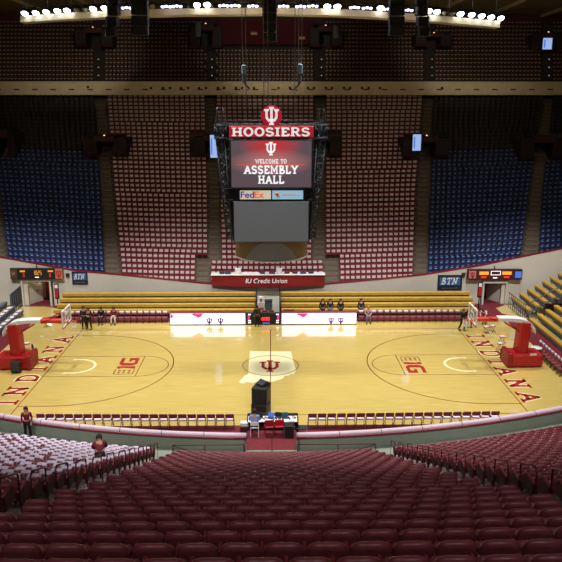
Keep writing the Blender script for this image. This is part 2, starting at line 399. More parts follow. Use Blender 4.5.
# seats of the far stand
def farseat_mb(w=.4, pale=(0, 1), style='shirt'):
    m = MB()
    m.box((0, .16, .58), (w, .07, .46), 0, (-.14, 0, 0), bev=.03)
    m.box((0, -.02, .40), (w, .36, .06), 0)
    m.box((0, .1, .19), (.1, .1, .38), 0)
    if style == 'shirt': m.box((0, .12, .68), (w*.78, .04, .25), 1, (-.14, 0, 0), bev=.012)
    elif style == 'blue': m.box((0, .115, .74), (w*.5, .04, .11), 1, (-.14, 0, 0)); m.box((0, -.04, .435), (w*.5, .16, .02), 1)
    else: m.box((0, .14, .78), (w*.62, .06, .13), 1, (-.14, 0, 0))
    return m
def merge(mb, src, loc, sx=1):
    o = len(mb.v); lx, ly, lz = loc
    mb.v += [(a*sx+lx, b+ly, c+lz) for a, b, c in src.v]; mb.f += [tuple(i+o for i in f) for f in src.f]; mb.m += src.m; mb.sm += src.sm
def pitch(k): return lerp(.452, .585, k/K)
ST_R, ST_B = farseat_mb(style='shirt'), farseat_mb(style='blue')
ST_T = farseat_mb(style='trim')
spots = {'pale': [], 'blue': [], 'dark': []}
BLK = [('blue', 'far left corner'), ('blue', 'left blue block'), ('pale', 'block left of the scoreboard'), ('pale', 'centre block behind the scoreboard'), ('pale', 'block right of the scoreboard'), ('blue', 'right blue block'), ('blue', 'far right corner')]
for k in range(K):
    edges = [(-60)]+[None]
    for bi in range(7):
        uL = -45 if bi == 0 else interp(AISL[bi-1][1], VK[k]); uR = 610 if bi == 6 else interp(AISL[bi][0], VK[k])
        xa, xb = xat(uL, k)+.12, xat(uR, k)-.12
        n = int((xb-xa)/pitch(k)); 
        if n < 1: continue
        p = (xb-xa)/n; idx = 0
        for i in range(n):
            x = xa+p*(i+.5); zz = ZK[k]+zrise(k, x); top = px((x, YK[k], zz+.82)); 
            if top[0] < -4 or top[0] > 566: continue
            if top[1] > walltop_v(top[0])+2: continue
            if in_vom(top[0], top[1]+2): continue
            if bi == 3 and top[1] > 279: continue
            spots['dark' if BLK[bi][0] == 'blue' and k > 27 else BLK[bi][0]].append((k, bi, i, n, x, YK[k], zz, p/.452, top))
NIND = 300
BSH = ['far left corner', 'left blue block', 'left pale block', 'middle pale block', 'right pale block', 'right blue block', 'far right corner']
def put_seats(kind, src, mats, name, label, cat, grp, stuffname, stufflabel):
    L = spots[kind]
    if kind == 'pale': hid = lambda t: 217 < t[8][0] < 327 and t[8][1] < 262
    else: hid = lambda t: False
    vis = sorted([t for t in L if not hid(t)], key=lambda t: -t[8][1])
    ind = vis[:NIND]; base = None; indset = set(id(t) for t in ind)
    rows = {}
    for t in L: rows.setdefault(t[1], set()).add(t[0])
    firstk = {b: min(r) for b, r in rows.items()}
    for t in ind:
        k, bi, i, n, x, y, z, s, top = t
        rw = k-firstk[bi]+1
        frm = i+1 if i < n/2 else n-i; side = ('left' if i < n/2 else 'right')
        lab = '%s, %s row above wall, %s from %s aisle, %s' % (label, ordw(rw), ordw(frm), side, BSH[bi])
        if base is None:
            base = src.obj(name, mats); o = base
        else:
            o = base.copy(); COL.objects.link(o)
        o.location = (x, y, z); o.scale = (s, 1, 1); tag(o, lab, cat, grp)
    mb = MB()
    for t in L:
        if id(t) in indset: continue
        merge(mb, src, (t[4], t[5], t[6]), t[7])
    o = mb.obj(stuffname, mats); tag(o, stufflabel, cat, None, 'stuff')
put_seats('pale', ST_R, [MAROON_P, PALE], 'stadium_seat', 'maroon seat with pale shirt', 'seat', 'maroon seats in the lowest rows of the far stand', 'stadium_seats', 'maroon far stand seats with pale shirts, all the rows higher up')
put_seats('blue', ST_B, [BLUE, BLUEL], 'blue_stadium_seat', 'blue plastic seat', 'seat', 'blue seats in the lowest rows of the far stand', 'blue_stadium_seats', 'blue seats of the far stand corner blocks, all the rows higher up')
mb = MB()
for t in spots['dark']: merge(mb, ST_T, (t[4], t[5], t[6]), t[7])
o = mb.obj('shaded_stadium_seats', [mat('shaded_blue_seat', S(26, 22, 34), .6), mat('shaded_seat_edge', S(84, 66, 60), .7)]); tag(o, 'seats coloured darker for fading light, upper rows above the blue corner blocks', 'seat', None, 'stuff')  # darker copy of the blue seats, the fading light put into its colour
# ------------------------------------------------------------------ far wall with two tunnels
TUN = [(25.5, 51.5, 281, 306), (482.5, 503.5, 283, 305)]
def wx(u, v=290): return aty(u, v, WY).x
us = sorted(set([-60+10*i for i in range(69)]+[t for T in TUN for t in T[:2]]))
mb = MB(); tr = MB()
for a, b in zip(us, us[1:]):
    ta, tb = aty(a, walltop_v(a), WY), aty(b, walltop_v(b), WY)
    xa, xb = ta.x, tb.x
    zb = 0
    for T in TUN:
        if a >= T[0]-.01 and b <= T[1]+.01: zb = aty(T[0], T[2], WY).z
    mb.add([(xa, WY, zb), (xb, WY, zb), (xb, WY, tb.z), (xa, WY, ta.z), (xa, WY+.25, zb), (xb, WY+.25, zb), (xb, WY+.25, tb.z), (xa, WY+.25, ta.z)], [(0, 1, 2, 3), (5, 4, 7, 6), (3, 2, 6, 7), (0, 4, 5, 1), (1, 5, 6, 2), (0, 3, 7, 4)])
    tr.add([(xa, WY-.03, ta.z-.02), (xb, WY-.03, tb.z-.02), (xb, WY-.03, tb.z+.05), (xa, WY-.03, ta.z+.05), (xa, WY+.3, ta.z-.02), (xb, WY+.3, tb.z-.02), (xb, WY+.3, tb.z+.05), (xa, WY+.3, ta.z+.05)], [(0, 1, 2, 3), (5, 4, 7, 6), (3, 2, 6, 7), (0, 4, 5, 1)])
farwall = struct('wall_far', mb, WALLM, 'white wall below the far stand with two tunnel openings')
struct('trim_1', tr, MAROON_P, 'thin maroon strip along the top edge of the white far wall', 'trim')
for ti, T in enumerate(TUN):
    xl, xr = aty(T[0], T[3], WY).x, aty(T[1], T[3], WY).x; h = aty(T[0], T[2], WY).z
    mb = MB(); L = 2.4; y0 = WY+.2
    mb.add([(xl, y0, 0), (xl, y0+L, 0), (xl, y0+L, h), (xl, y0, h)], [(0, 1, 2, 3)])
    mb.add([(xr, y0, 0), (xr, y0+L, 0), (xr, y0+L, h), (xr, y0, h)], [(0, 3, 2, 1)])
    mb.add([(xl, y0+L, 0), (xr, y0+L, 0), (xr, y0+L, h), (xl, y0+L, h)], [(0, 1, 2, 3)])
    mb.add([(xl, y0, h), (xr, y0, h), (xr, y0+L, h), (xl, y0+L, h)], [(0, 1, 2, 3)])
    side = 'left' if ti == 0 else 'right'
    struct('wall_%s_tunnel' % side, mb, TANW, 'beige inside walls of the tunnel at the %s end of the court' % side)
    mb = MB(); w = .16
    for xx in (xl-w/2, xr+w/2): mb.box((xx, WY-.1, h/2), (w, .3, h+.1), 0, bev=.03)
    mb.box(((xl+xr)/2, WY-.1, h+.08), (xr-xl+.34, .3, .18), 0, bev=.04)
    struct('trim_%d' % (ti+2), mb, WALLM, 'white moulded frame around the %s tunnel opening' % side, 'trim')
    dr = struct('door_%d' % (ti+1), MB().box((xl+1.45, y0+L-.06, 1.05), (.9, .06, 2.1), 0, bev=.01), MAROON_P if ti == 0 else DKGREY, '%s door at the back of the %s tunnel' % ('dark red' if ti == 0 else 'dark', side), 'door')
    MB().box((xl+1.15, y0+L-.11, 1.0), (.1, .05, .04)).obj('door_handle', STEEL, dr)
    # open leaf swung against the side of the tunnel
    q = 1 if ti == 0 else -1
    mb = MB(); xo = xl+.62 if ti == 0 else xr-.62
    mb.box((xo, WY+1.0, 1.0), (.06, 1.6, 2.0), 0, (0, 0, -q*R(28)), bev=.01)
    d = struct('door_%d' % (ti+3), mb, WALLM, 'pale door leaf standing open in the %s tunnel' % side, 'door')
# ------------------------------------------------------------------ balcony
BY = 39.0                                     # front of the balcony
def bz(v, y=BY): return aty(270, v, y).z
zt, zb = bz(82.5), bz(95)
mb = MB(); mb.box((0, BY+.3, (zt+zb)/2), (86, .6, zt-zb))
mb.box((0, BY+.3, zt+.05), (86, .8, .12)); mb.box((0, BY+3.2, zb+.1), (86, 6, .2))
fas = struct('trim_4', mb, BEIGE, 'long beige front of the upper balcony', 'trim')
mb = MB()
for i in range(-20, 22):
    u = 270+i*18.4+4
    if -5 < u < 567:
        p = aty(u, 89.5, BY); mb.box((p.x, BY-.005, p.z), (.62, .06, .12))
mb.obj('vent_slot', BLACKP, fas)
for u in (88, 151, 163, 170, 181, 188, 199, 206, 218, 224, 236, 242, 254, 278.5, 290, 308, 314, 326, 332, 344, 350, 362, 368.5, 380, 442):
    p = aty(u, 88 if u != 88 else 87, BY); MB().lathe([(0, 0), (.14, 0), (.14, .1), (0, .1)], p-Vector((0, .1, 0)), 10, axis=Matrix.Rotation(R(-90), 3, 'X')).obj('round_lamp_hole', BLACKP, fas)
NB = 15; BVK = [78.5-4.05*k for k in range(NB+1)]; BYK = [41.2+.66*k for k in range(NB+1)]; BZK = [aty(270, BVK[k], BYK[k]).z-.8 for k in range(NB+1)]
mb = MB()
for k in range(NB):
    y0, y1 = BYK[k]-.3, BYK[k+1]-.3
    mb.add([(-44, y0, BZK[k]), (44, y0, BZK[k]), (44, y1, BZK[k]), (-44, y1, BZK[k]), (44, y1, BZK[k+1]), (-44, y1, BZK[k+1])], [(0, 1, 2, 3), (3, 2, 4, 5)])
mb.add([(-44, BY+.6, zt-.4), (44, BY+.6, zt-.4), (44, BYK[0]-.3, zt-.4), (-44, BYK[0]-.3, zt-.4), (44, BYK[0]-.3, BZK[0]), (-44, BYK[0]-.3, BZK[0])], [(0, 1, 2, 3), (3, 2, 4, 5)])
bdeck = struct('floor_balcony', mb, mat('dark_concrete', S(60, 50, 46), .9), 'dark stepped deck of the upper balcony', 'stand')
BAIS = [97.5, 211, 320.5, 431, 548, -15]
BVOM = [(74, 113, 26, 47), (190, 222, 22, 48), (310, 341, 24, 47), (416, 451, 32, 47), (533, 562, 31, 50)]
mb = MB()
for k in range(NB):
    u = -4+rnd.random()
    while u < 566:
        p = aty(u, BVK[k], BYK[k])
        bad = any(abs(u-a) < 5.6 for a in BAIS) or any(a < u < b and c < BVK[k] < d for a, b, c, d in BVOM) or (k > 7 and 216 < u < 314)
        if not bad: merge(mb, ST_T, (p.x, BYK[k], BZK[k]), 1)
        u += 3.8
o = mb.obj('balcony_seats', [mat('dark_seat', S(48, 22, 24), .6), mat('tan_seat_edge', S(176, 144, 108), .6)]); tag(o, 'rows of small dark seats filling the upper balcony', 'seat', None, 'stuff')
mb = MB(); p0, p1 = aty(216, 20, BYK[8]), aty(314, 44.5, BYK[8])
mb.box(((p0.x+p1.x)/2, BYK[8]+.2, (p0.z+p1.z)/2), (p1.x-p0.x, .3, p0.z-p1.z))
o = mb.obj('curtain', mat('curtain_red', S(78, 12, 24), .9)); tag(o, 'wide dark red curtain hanging behind the middle of the upper balcony', 'curtain')
for u, c in ((254, 33.5), (302, 38)):
    p = aty(u, c, BYK[8]-.1); t = thing('wall_sign', 'small pale sign on the red balcony curtain, %s' % ('beside the hanging centre speakers' if u < 260 else 'right of the hanging centre speakers'), 'sign', p)
    MB().box((0, 0, 0), (.8, .05, .4), bev=.01).obj('panel', TAN, t); MB().box((0, -.03, 0), (.6, .03, .12)).obj('text_strip', BEIGE, t)
VOMM = mat('black_maroon', S(34, 16, 20), .7); VOMM2 = mat('dark_maroon_lintel', S(58, 18, 24), .7)
# vomitory housings
def vom(rect, y, label, dimv, lamp=None, screen=None, grp=None, kind='lower'):
    u0, u1, v0, v1 = rect; a, b = aty(u0, v0, y), aty(u1, v1, y); w = b.x-a.x; h = a.z-b.z; cx = (a.x+b.x)/2; cz = (a.z+b.z)/2
    t = thing('tunnel_housing', label, 'tunnel entrance', (cx, y, b.z), 0, grp)
    D = 3.0
    ow = w*.42
    for s in (-1, 1): MB().box((s*(w/2+ow/2)/2, D/2, h*.42), ((w-ow)/2, D, h*.84), 0, bev=.03).obj('side_wall', VOMM, t)
    mb = MB(); mb.box((0, D/2-.1, h*.8), (ow+.3, D+.2, h*.26), 0, bev=.03); mb.obj('lintel', VOMM2, t)
    MB().box((0, D-.2, h*.36), (ow, .1, h*.7)).obj('back_wall', BLACKP, t)
    mb = MB()
    for s in (-1, 1): mb.tube([(s*ow/2, -.05, 0), (s*ow/2, -.05, h*.66)], .05)
    mb.tube([(-w/2, -.12, .25), (w/2, -.12, .25)], .035); mb.tube([(-w/2, -.12, .05), (w/2, -.12, .05)], .025)
    for i in range(7): mb.tube([(-w/2+w*i/6, -.12, -.3), (-w/2+w*i/6, -.12, .25)], .02)
    mb.obj('railing', RAILM, t)
    if lamp: MB().lathe([(0, -.09), (.09, -.05), (.11, .02), (.05, .09), (0, .1)], (0, -.1, h*.93), 8).obj('lamp', lamp, t)
    if screen:
        sx, sw, sh, sz = screen
        f = MB().box((sx, -.25, sz), (sw+.12, .12, sh+.12), 0, bev=.02).obj('monitor', BLACKP, t)
        MB().box((sx, -.33, sz), (sw, .03, sh)).obj('screen', LED_PB, f); MB().box((sx-sw*.3, -.35, sz), (sw*.16, .02, sh*.7)).obj('screen_detail', LED_BL, f)
    return t
K_at = lambda v: min(range(K), key=lambda k: abs(VK[k]-v))
names = ['at the far left edge', 'between left blue block and pale seats', 'left of the scoreboard', 'right of the scoreboard', 'between pale seats and right blue block', 'at the far right edge']
for i, r in enumerate(VOM):
    k = K_at(r[3]); scr = None
    if i == 2: scr = (0.05, .75, 2.3, 1.1)
    if i == 4: scr = (-1.05, .85, 1.65, 1.6)
    vom(r, YK[k]-.5, 'dark maroon stairway tunnel in the far stand, '+names[i], 1, DOTW if i in (1, 4) else None, scr, 'stairway tunnels of the far stand')
for i, r in enumerate(BVOM):
    names2 = ['nearest the left edge of the balcony', 'left of the red curtain', 'right of the red curtain', 'below the right hanging speakers', 'at the right edge with a bright screen']
    scr = (-.1, 1.1, 1.3, .7) if i == 4 else None
    vom(r, 41.2+.66*6, 'dark stairway tunnel in the upper balcony, '+names2[i], 1, DOTW, scr, 'stairway tunnels of the balcony')
# small marker lights on the balcony stairs
n_ = 0
for u in BAIS[:5]:
    an = {97.5: 'second tunnel from the left', 211: 'tunnel left of the curtain', 320.5: 'tunnel right of the curtain', 431: 'tunnel below the right speakers', 548: 'tunnel with the bright screen'}[u]
    for k, w_ in ((5, 'topmost'), (3, 'middle'), (1, 'lowest')):
        p = aty(u+1, BVK[k]+1, BYK[k]-.2)
        t = thing('stair_light', '%s small stair light below the balcony %s' % (w_, an.replace('second tunnel from the left', 'tunnel nearest the left edge')), 'light', p, 0, 'small lights on the balcony stairs')
        MB().box((0, 0, 0), (.26, .06, .2), bev=.01).obj('housing', BLACKP, t); MB().box((0, -.05, 0), (.13, .03, .1)).obj('lens', glow('step_light_%d' % k, (1, .85, .6), .35) if 'step_light_%d' % k not in MATS else MATS['step_light_%d' % k], t)
# back wall, side walls, ceiling
mb = MB(); mb.box((0, 52, 22), (92, .4, 16)); struct('wall_back', mb, MAROON_D, 'dark back wall behind the top of the balcony')
for s, nm in ((-1, 'left'), (1, 'right')):
    mb = MB(); mb.box((s*44, 2, 14), (.4, 100, 28.4)); struct('wall_'+nm, mb, CONCL, 'plain concrete side wall at the %s end of the hall' % nm)
mb = MB(); mb.box((0, 0, 28.2), (90, 106, .4))
for i in range(-6, 7): mb.box((i*7, 0, 27.85), (.4, 106, .5))
struct('ceiling', mb, CEIL, 'olive beige ribbed ceiling above the balcony', 'ceiling')
mb = MB(); mb.box((0, -48, 14), (90, .4, 28.4)); struct('wall_near', mb, CONCL, 'plain wall at the top of the near stand behind the viewer')
# ================================================================== SCOREBOARD
SY = -2.6
def rect(u0, v0, u1, v1, y=SY):
    a, b = aty(u0, v0, y), aty(u1, v1, y); return a.x, b.x, b.z, a.z
cx = aty(271, 170, SY).x
top = aty(271, 125.5, SY).z; bot = aty(271, 241, SY).z
t = thing('scoreboard', 'huge black four sided video scoreboard hanging over centre court', 'scoreboard', (cx, 0, bot))
def rl(u0, v0, u1, v1, y=SY):
    a, b, c, d = rect(u0, v0, u1, v1, y); return a-cx, b-cx, c-bot, d-bot
mb = MB()
x0, x1, z0, z1 = rl(229, 139, 313, 241)
mb.box((0, 0, (z0+z1)/2), (x1-x0-.1, 4.6, z1-z0), bev=.05); mb.box((0, 0, z1+.4), (5.4, 4.8, .7)); mb.obj('core', BLACKP, t)
TRUSSM = mat('truss_grey', S(64, 72, 80), .5, metal=.2)
def truss(mb, a0, a1, b0, b1, n, r=.035, r2=.022):
    a0, a1, b0, b1 = map(Vector, (a0, a1, b0, b1)); mb.tube([a0, a1], r); mb.tube([b0, b1], r)
    for i in range(n+1):
        p, q = a0.lerp(a1, i/n), b0.lerp(b1, i/n); mb.tube([p, q], r2, n=4)
        if i < n: mb.tube([p, b0.lerp(b1, (i+1)/n)] if i % 2 else [q, a0.lerp(a1, (i+1)/n)], r2, n=4)
hz1 = rl(229, 125.5, 313, 138)[3]; hz0 = rl(229, 125.5, 313, 138)[2]
for s in (-1, 1):
    mb = MB()
    for yy in (SY+.1, SY+.9, 1.7, 2.5):
        truss(mb, (s*2.65, yy, z1+.1), (s*2.3, yy, .1), (s*3.15, yy, z1+.1), (s*2.62, yy, .1), 12)
    truss(mb, (s*3.15, SY+.1, z1+.1), (s*2.62, SY+.1, .1), (s*3.15, 2.5, z1+.1), (s*2.62, 2.5, .1), 12)
    for i in range(11):
        zz = .35+i*(z1-.4)/10; xx = lerp(2.48, 2.95, zz/z1); mb.box((s*xx, SY+.5, zz), (.3, .5, .16), 0, bev=.02); mb.box((s*xx, 1.6, zz), (.3, .5, .16), 0, bev=.02)
    mb.obj('corner_truss', TRUSSM, t)
    mb = MB(); mb.tube([(s*3.15, SY+.1, hz1), (s*3.05, SY+.1, hz1+1.0), (s*2.9, SY+.1, hz1)], .025); mb.tube([(s*3.15, 2.5, hz1), (s*3.05, 2.5, hz1+1.0), (s*2.9, 2.5, hz1)], .025); mb.obj('corner_bracket', STEEL, t)
mb = MB()
for yy in (SY+.05, 2.6):
    for s in (-1, 1): truss(mb, (s*2.55, yy, hz0), (s*3.2, yy, hz0), (s*2.55, yy, hz1), (s*3.2, yy, hz1), 2, .05, .035)
for s in (-1, 1): truss(mb, (s*3.2, SY+.05, hz0), (s*3.2, 2.6, hz0), (s*3.2, SY+.05, hz1), (s*3.2, 2.6, hz1), 8, .05, .03)
truss(mb, (-3, SY+.1, hz1+.05), (3, SY+.1, hz1+.05), (-3, SY+.1, hz1+.28), (3, SY+.1, hz1+.28), 14, .03, .02)
mb.box((0, 0, hz0-.02), (6.4, 5.3, .08))
mb.obj('top_frame', DKGREY, t)
# header
a, b, c, d = rl(229, 126, 313.5, 137.5, SY-.1)
hd = MB().box(((a+b)/2, SY-.02, (c+d)/2), (b-a, .22, d-c), bev=.02).obj('header_sign', mat('header_red', S(176, 20, 44), .5, emit=S(176, 20, 44), estr=.25), t)
LW_ = mat('sign_white', S(235, 232, 235), .5, emit=(.8, .8, .8), estr=.35)
mb = MB(); slab(mb, 'HOOSIERS', ((0, SY-.14, (c+d)/2-.24), XP, ZP), .47, (b-a)*.93, .02, 0, .2, .05); mb.obj('header_lettering', LW_, hd)
cc = aty(271.5, 116, SY); r_ = 10.2/17.0
dk = MB().lathe([(0, -.08), (r_, -.08), (r_, .08), (0, .08)], (cc.x-cx, SY, cc.z-bot), 28, axis=Matrix.Rotation(R(90), 3, 'X'), smooth=False).obj('round_emblem', MATS['header_red'], t)
mb = MB(); trident(mb, ((cc.x-cx, SY-.11, cc.z-bot), XP, ZP), .98, .82, .03); mb.obj('emblem_trident', LW_, dk)
MB().tube([(cc.x-cx, SY+.15, hz1), (cc.x-cx, SY+.15, cc.z-bot)], .06).obj('emblem_post', BLACK, t)
# upper screen
a, b, c, d = rl(231, 140.5, 311, 187)
usz = (c+d)/2
fr = MB().box(((a+b)/2, SY+.02, usz), (b-a+.22, .3, d-c+.2), bev=.03).obj('upper_screen_frame', BLACKP, t)
so = MB().box(((a+b)/2, 0, 0), (b-a, .04, d-c)).obj('video_screen', screen_mat(), fr); 
for v_ in so.data.vertices: v_.co.x -= (a+b)/2; v_.co.z += (d-c)/2*0
so.location = ((a+b)/2, SY-.15, usz)
m = MATS_SC = so.data.materials[0]
SCW = glow('screen_white', (1, 1, 1), .95)
mb = MB()
uy = SY-.175
def uz(v_): return aty(271, v_, SY).z-bot
trident(mb, ((0, uy, uz(148.5)), XP, ZP), .74, .6, .01)
slab(mb, 'ASSEMBLY', ((0, uy, uz(173.5)), XP, ZP), .46, 3.1, .01, 0, .2, .05)
slab(mb, 'HALL', ((0, uy, uz(183.3)), XP, ZP), .46, 1.5, .01, 0, .2, .05)
slab(mb, 'WELCOME TO', ((0, uy, uz(163.2)), XP, ZP), .24, 1.8, .01, 0, .17, .07)
mb.obj('screen_lettering', SCW, fr)
mb = MB(); mb.box((0, uy, uz(164.6)), (3.9, .01, .025)); mb.obj('screen_red_line', LED_R, fr)
# sponsor strip
a, b, c, d = rl(240, 190.5, 271, 199)
f1 = MB().box(((a+b)/2, SY-.06, (c+d)/2), (b-a, .14, d-c), bev=.01).obj('sponsor_panel', glow('panel_cream', S(226, 214, 190), .75), t)
font('sponsor_lettering_purple', 'Fed', glow('purple_letters', S(80, 40, 140), .8), f1, (a+.47*(b-a)-.42, SY-.14, (c+d)/2), XP, ZP, .52, .78, bold=.02)
font('sponsor_lettering_orange', 'Ex', glow('orange_letters', S(240, 100, 20), .9), f1, (a+.47*(b-a)+.25, SY-.14, (c+d)/2), XP, ZP, .52, .58, bold=.02)
a, b, c, d = rl(272.2, 190.5, 303, 199)
f2 = MB().box(((a+b)/2, SY-.06, (c+d)/2), (b-a, .14, d-c), bev=.01).obj('sponsor_panel', glow('panel_blue', S(160, 205, 225), .75), t)
mb = MB(); mb.lathe([(0, 0), (.11, 0), (.11, .02), (0, .02)], (a+.28, SY-.13, (c+d)/2+.05), 10, axis=Matrix.Rotation(R(90), 3, 'X')); mb.box((a+.36, SY-.14, (c+d)/2-.1), (.16, .02, .08)); mb.obj('sponsor_emblem', ORANGE, f2)
mb = MB()
for i in range(9): mb.box((a+.62+i*.12, SY-.14, (c+d)/2-.01+.02*(i % 2)), (.08, .02, .07+.03*(i % 3 == 0)))
mb.obj('sponsor_small_lettering', mat('muted_red', S(200, 120, 120), .6, emit=S(200, 120, 120), estr=.4), f2)
mb = MB()
for s in (-1, 1): truss(mb, (s*1.85, SY, rl(0, 189, 0, 200)[2]), (s*2.6, SY, rl(0, 189, 0, 200)[2]), (s*1.85, SY, rl(0, 189, 0, 200)[3]), (s*2.6, SY, rl(0, 189, 0, 200)[3]), 3)
mb.box((0, SY+.05, uz(188.7)), (5.2, .2, .07)); mb.box((0, SY+.05, uz(200.5)), (5.2, .2, .07)); mb.obj('sponsor_strip_frame', BLACK, t)
# lower dark screen
a, b, c, d = rl(234, 202, 308, 241)
f3 = MB().box(((a+b)/2, SY+.02, (c+d)/2), (b-a+.16, .3, d-c+.1), bev=.03).obj('lower_screen_frame', BLACKP, t)
MB().box(((a+b)/2, SY-.14, (c+d)/2), (b-a, .05, d-c)).obj('dark_screen', mat('switched_off_screen', S(128, 138, 148), .45), f3)
# drum
zb_ = aty(271, 262.5, SY+.2).z-bot; rr = 2.25
mb = MB(); ax = (0, 0, 0)
mb.lathe([(2.25, 0), (rr, zb_)], (0, 0, 0), 48); mb.lathe([(rr-.12, zb_), (rr-.12, 0)], (0, 0, 0), 48)
dr = mb.obj('drum', mat('brown_drum', S(132, 112, 86), .5), t)
mb = MB(); mb.lathe([(rr-.14, zb_-.03), (rr+.04, zb_-.03), (rr+.04, zb_+.05), (rr-.14, zb_+.05), (rr-.14, zb_-.03)], (0, 0, 0), 48); mb.obj('white_rim', WHITE, dr)
mb = MB(); n = 24; vs = []
for i in range(n+1):
    ang = R(lerp(-90-44, -90+44, i/n)); hgt = (1-((i/n-.5)*2)**2)*(-zb_-.12)
    for zz in (zb_+.03, zb_+.05+hgt): vs.append(((rr+.02)*math.cos(ang), (rr+.02)*math.sin(ang), zz))
mb.add(vs, [(2*i, 2*i+2, 2*i+3, 2*i+1) for i in range(n)], 0, True); mb.obj('arched_panel', mat('arched_grey', S(136, 142, 150), .5), dr)
# hoist cables (each a thing)
for u, w_ in ((246.5, 'left of the emblem'), (264, 'just left of the emblem'), (268, 'behind the emblem'), (294.5, 'right of the emblem')):
    p = aty(u, 120, -1.5); o = MB().tube([(0, 0, 0), (0, 0, 27.55-p.z)], .022, n=5).obj('hoist_cable', STEEL, None, (p.x, -1.5 if u not in (264, 268) else -1.2, top-.1)); tag(o, 'thin steel cable holding the scoreboard, the one %s' % w_, 'cable')
for u, v0, v1, w_ in ((244, 65, 84, 'left'), (300, 64, 84, 'right')):
    p = aty(u, v0, 6); h = p.z-aty(u, v1, 6).z
    t = thing('hanging_hoist', 'pale blue hoist with a hook hanging above the scoreboard, %s of its emblem' % w_, 'hoist', p, 0)
    MB().box((0, 0, -h*.25), (.34, .3, h*.5), bev=.05).obj('motor', mat('pale_blue_'+w_, S(110, 140, 160), .5), t)
    MB().box((-.02, 0, -h*.72), (.26, .24, h*.42), bev=.04).obj('chain_bag', GREYB, t)
    s = 1 if w_ == 'left' else -1
    MB().tube([(0, 0, -h*.9), (s*.1, 0, -h*1.05), (s*.35, 0, -h*1.25), (s*.2, 0, -h*1.32)], .06).obj('hook', BLACK, t)
    mb = MB(); mb.tube([(-.1, 0, 0), (-.1, 0, 27.55-p.z)], .018, n=4); mb.tube([(.12, 0, 0), (.12, 0, 27.55-p.z)], .018, n=4); mb.obj('chain', STEEL, t)
# ================================================================== CATWALK LAMPS
def cwy(x): return 17+.0125*x*x
def cwp(u, v):
    y = 17.0
    for _ in range(8): p = aty(u, v, y); y = cwy(p.x)
    return aty(u, v, y)
def cw_v(u): return interp([(-40, 28), (20, 22.5), (60, 19.5), (110, 17), (180, 15), (270, 14), (340, 15.5), (400, 19), (440, 22), (505, 28), (600, 38)], u)
def cw_top(u): return interp([(-40, 12), (20, 8), (60, 6), (110, 4), (180, 2), (270, 1.5), (340, 2.5), (400, 5), (440, 8), (505, 13), (600, 22)], u)
mb = MB(); prev = None; ring = []
for u in range(20, 508, 12):
    a, b = cwp(u, cw_v(u)), cwp(u, cw_v(u)-6.5); ring.append((a, b))
for (a, b), (c, d) in zip(ring, ring[1:]):
    o = Vector((0, 1.4, 0))
    mb.add([a, c, d, b, a+o, c+o, d+o, b+o], [(0, 1, 2, 3), (5, 4, 7, 6), (3, 2, 6, 7), (1, 0, 4, 5)])
for a, b in (ring[0], ring[-1]):
    o = Vector((0, 1.4, 0)); mb.add([a, b, b+o, a+o], [(0, 1, 2, 3), (3, 2, 1, 0)])
cw = thing('lighting_catwalk', 'long curved beige catwalk under the ceiling carrying the floodlights', 'catwalk')
mb.obj('walkway', BEIGE, cw)
mb = MB(); lo = []; hi = []
for u in range(20, 508, 12): lo.append(cwp(u, cw_v(u)-6)); hi.append(cwp(u, cw_top(u)))
mb.tube([p+Vector((0, .1, 0)) for p in hi], .06); mb.tube([p+Vector((0, 1.3, 0)) for p in hi], .06); mb.tube([p+Vector((0, 1.3, 0)) for p in lo], .04)
mb.obj('handrail', DKGREY, cw)
for i in range(0, len(hi), 2):
    a = ring[i][1]; b = hi[i]
    m_ = MB().tube([a+Vector((0, .1, -.1)), b+Vector((0, .1, 0))], .04); m_.tube([(a.x, a.y+1.3, a.z-.1), (b.x, b.y+1.3, 27.55)], .05); m_.obj('hanger', STEEL, cw)
lamps = [(26, 13.8, 2), (37, 13.4, 2), (47.3, 12.4, 2), (58.5, 11.4, 2), (68, 11, 2), (78, 10.5, 0), (86, 10.3, 0), (94, 9.3, 2), (105.5, 8.6, 2), (127.5, 8.2, 1), (153, 6.8, 0), (167, 7, 1), (177.5, 6.6, 1), (197.5, 5.6, 2), (207.5, 5.2, 2), (224, 6, 1), (235.5, 6, 1), (253, 6.4, 1), (283.5, 6.6, 1), (300.5, 6.8, 1), (312.5, 6.4, 1), (327, 7, 2), (337, 7.2, 2), (354, 7.8, 1), (366.5, 8.4, 1), (380, 8.6, 2), (387.5, 9.6, 1), (407, 10.6, 1), (428, 11.4, 2), (436, 12.4, 2), (443.5, 13.4, 0), (451, 14, 0), (459.5, 14.4, 2), (470.5, 15.2, 2), (480.5, 16.5, 2), (490, 17.6, 2), (499.5, 18.6, 2)]
LOFF = mat('lamp_unlit', S(150, 146, 130), .4)
nl = len(lamps)
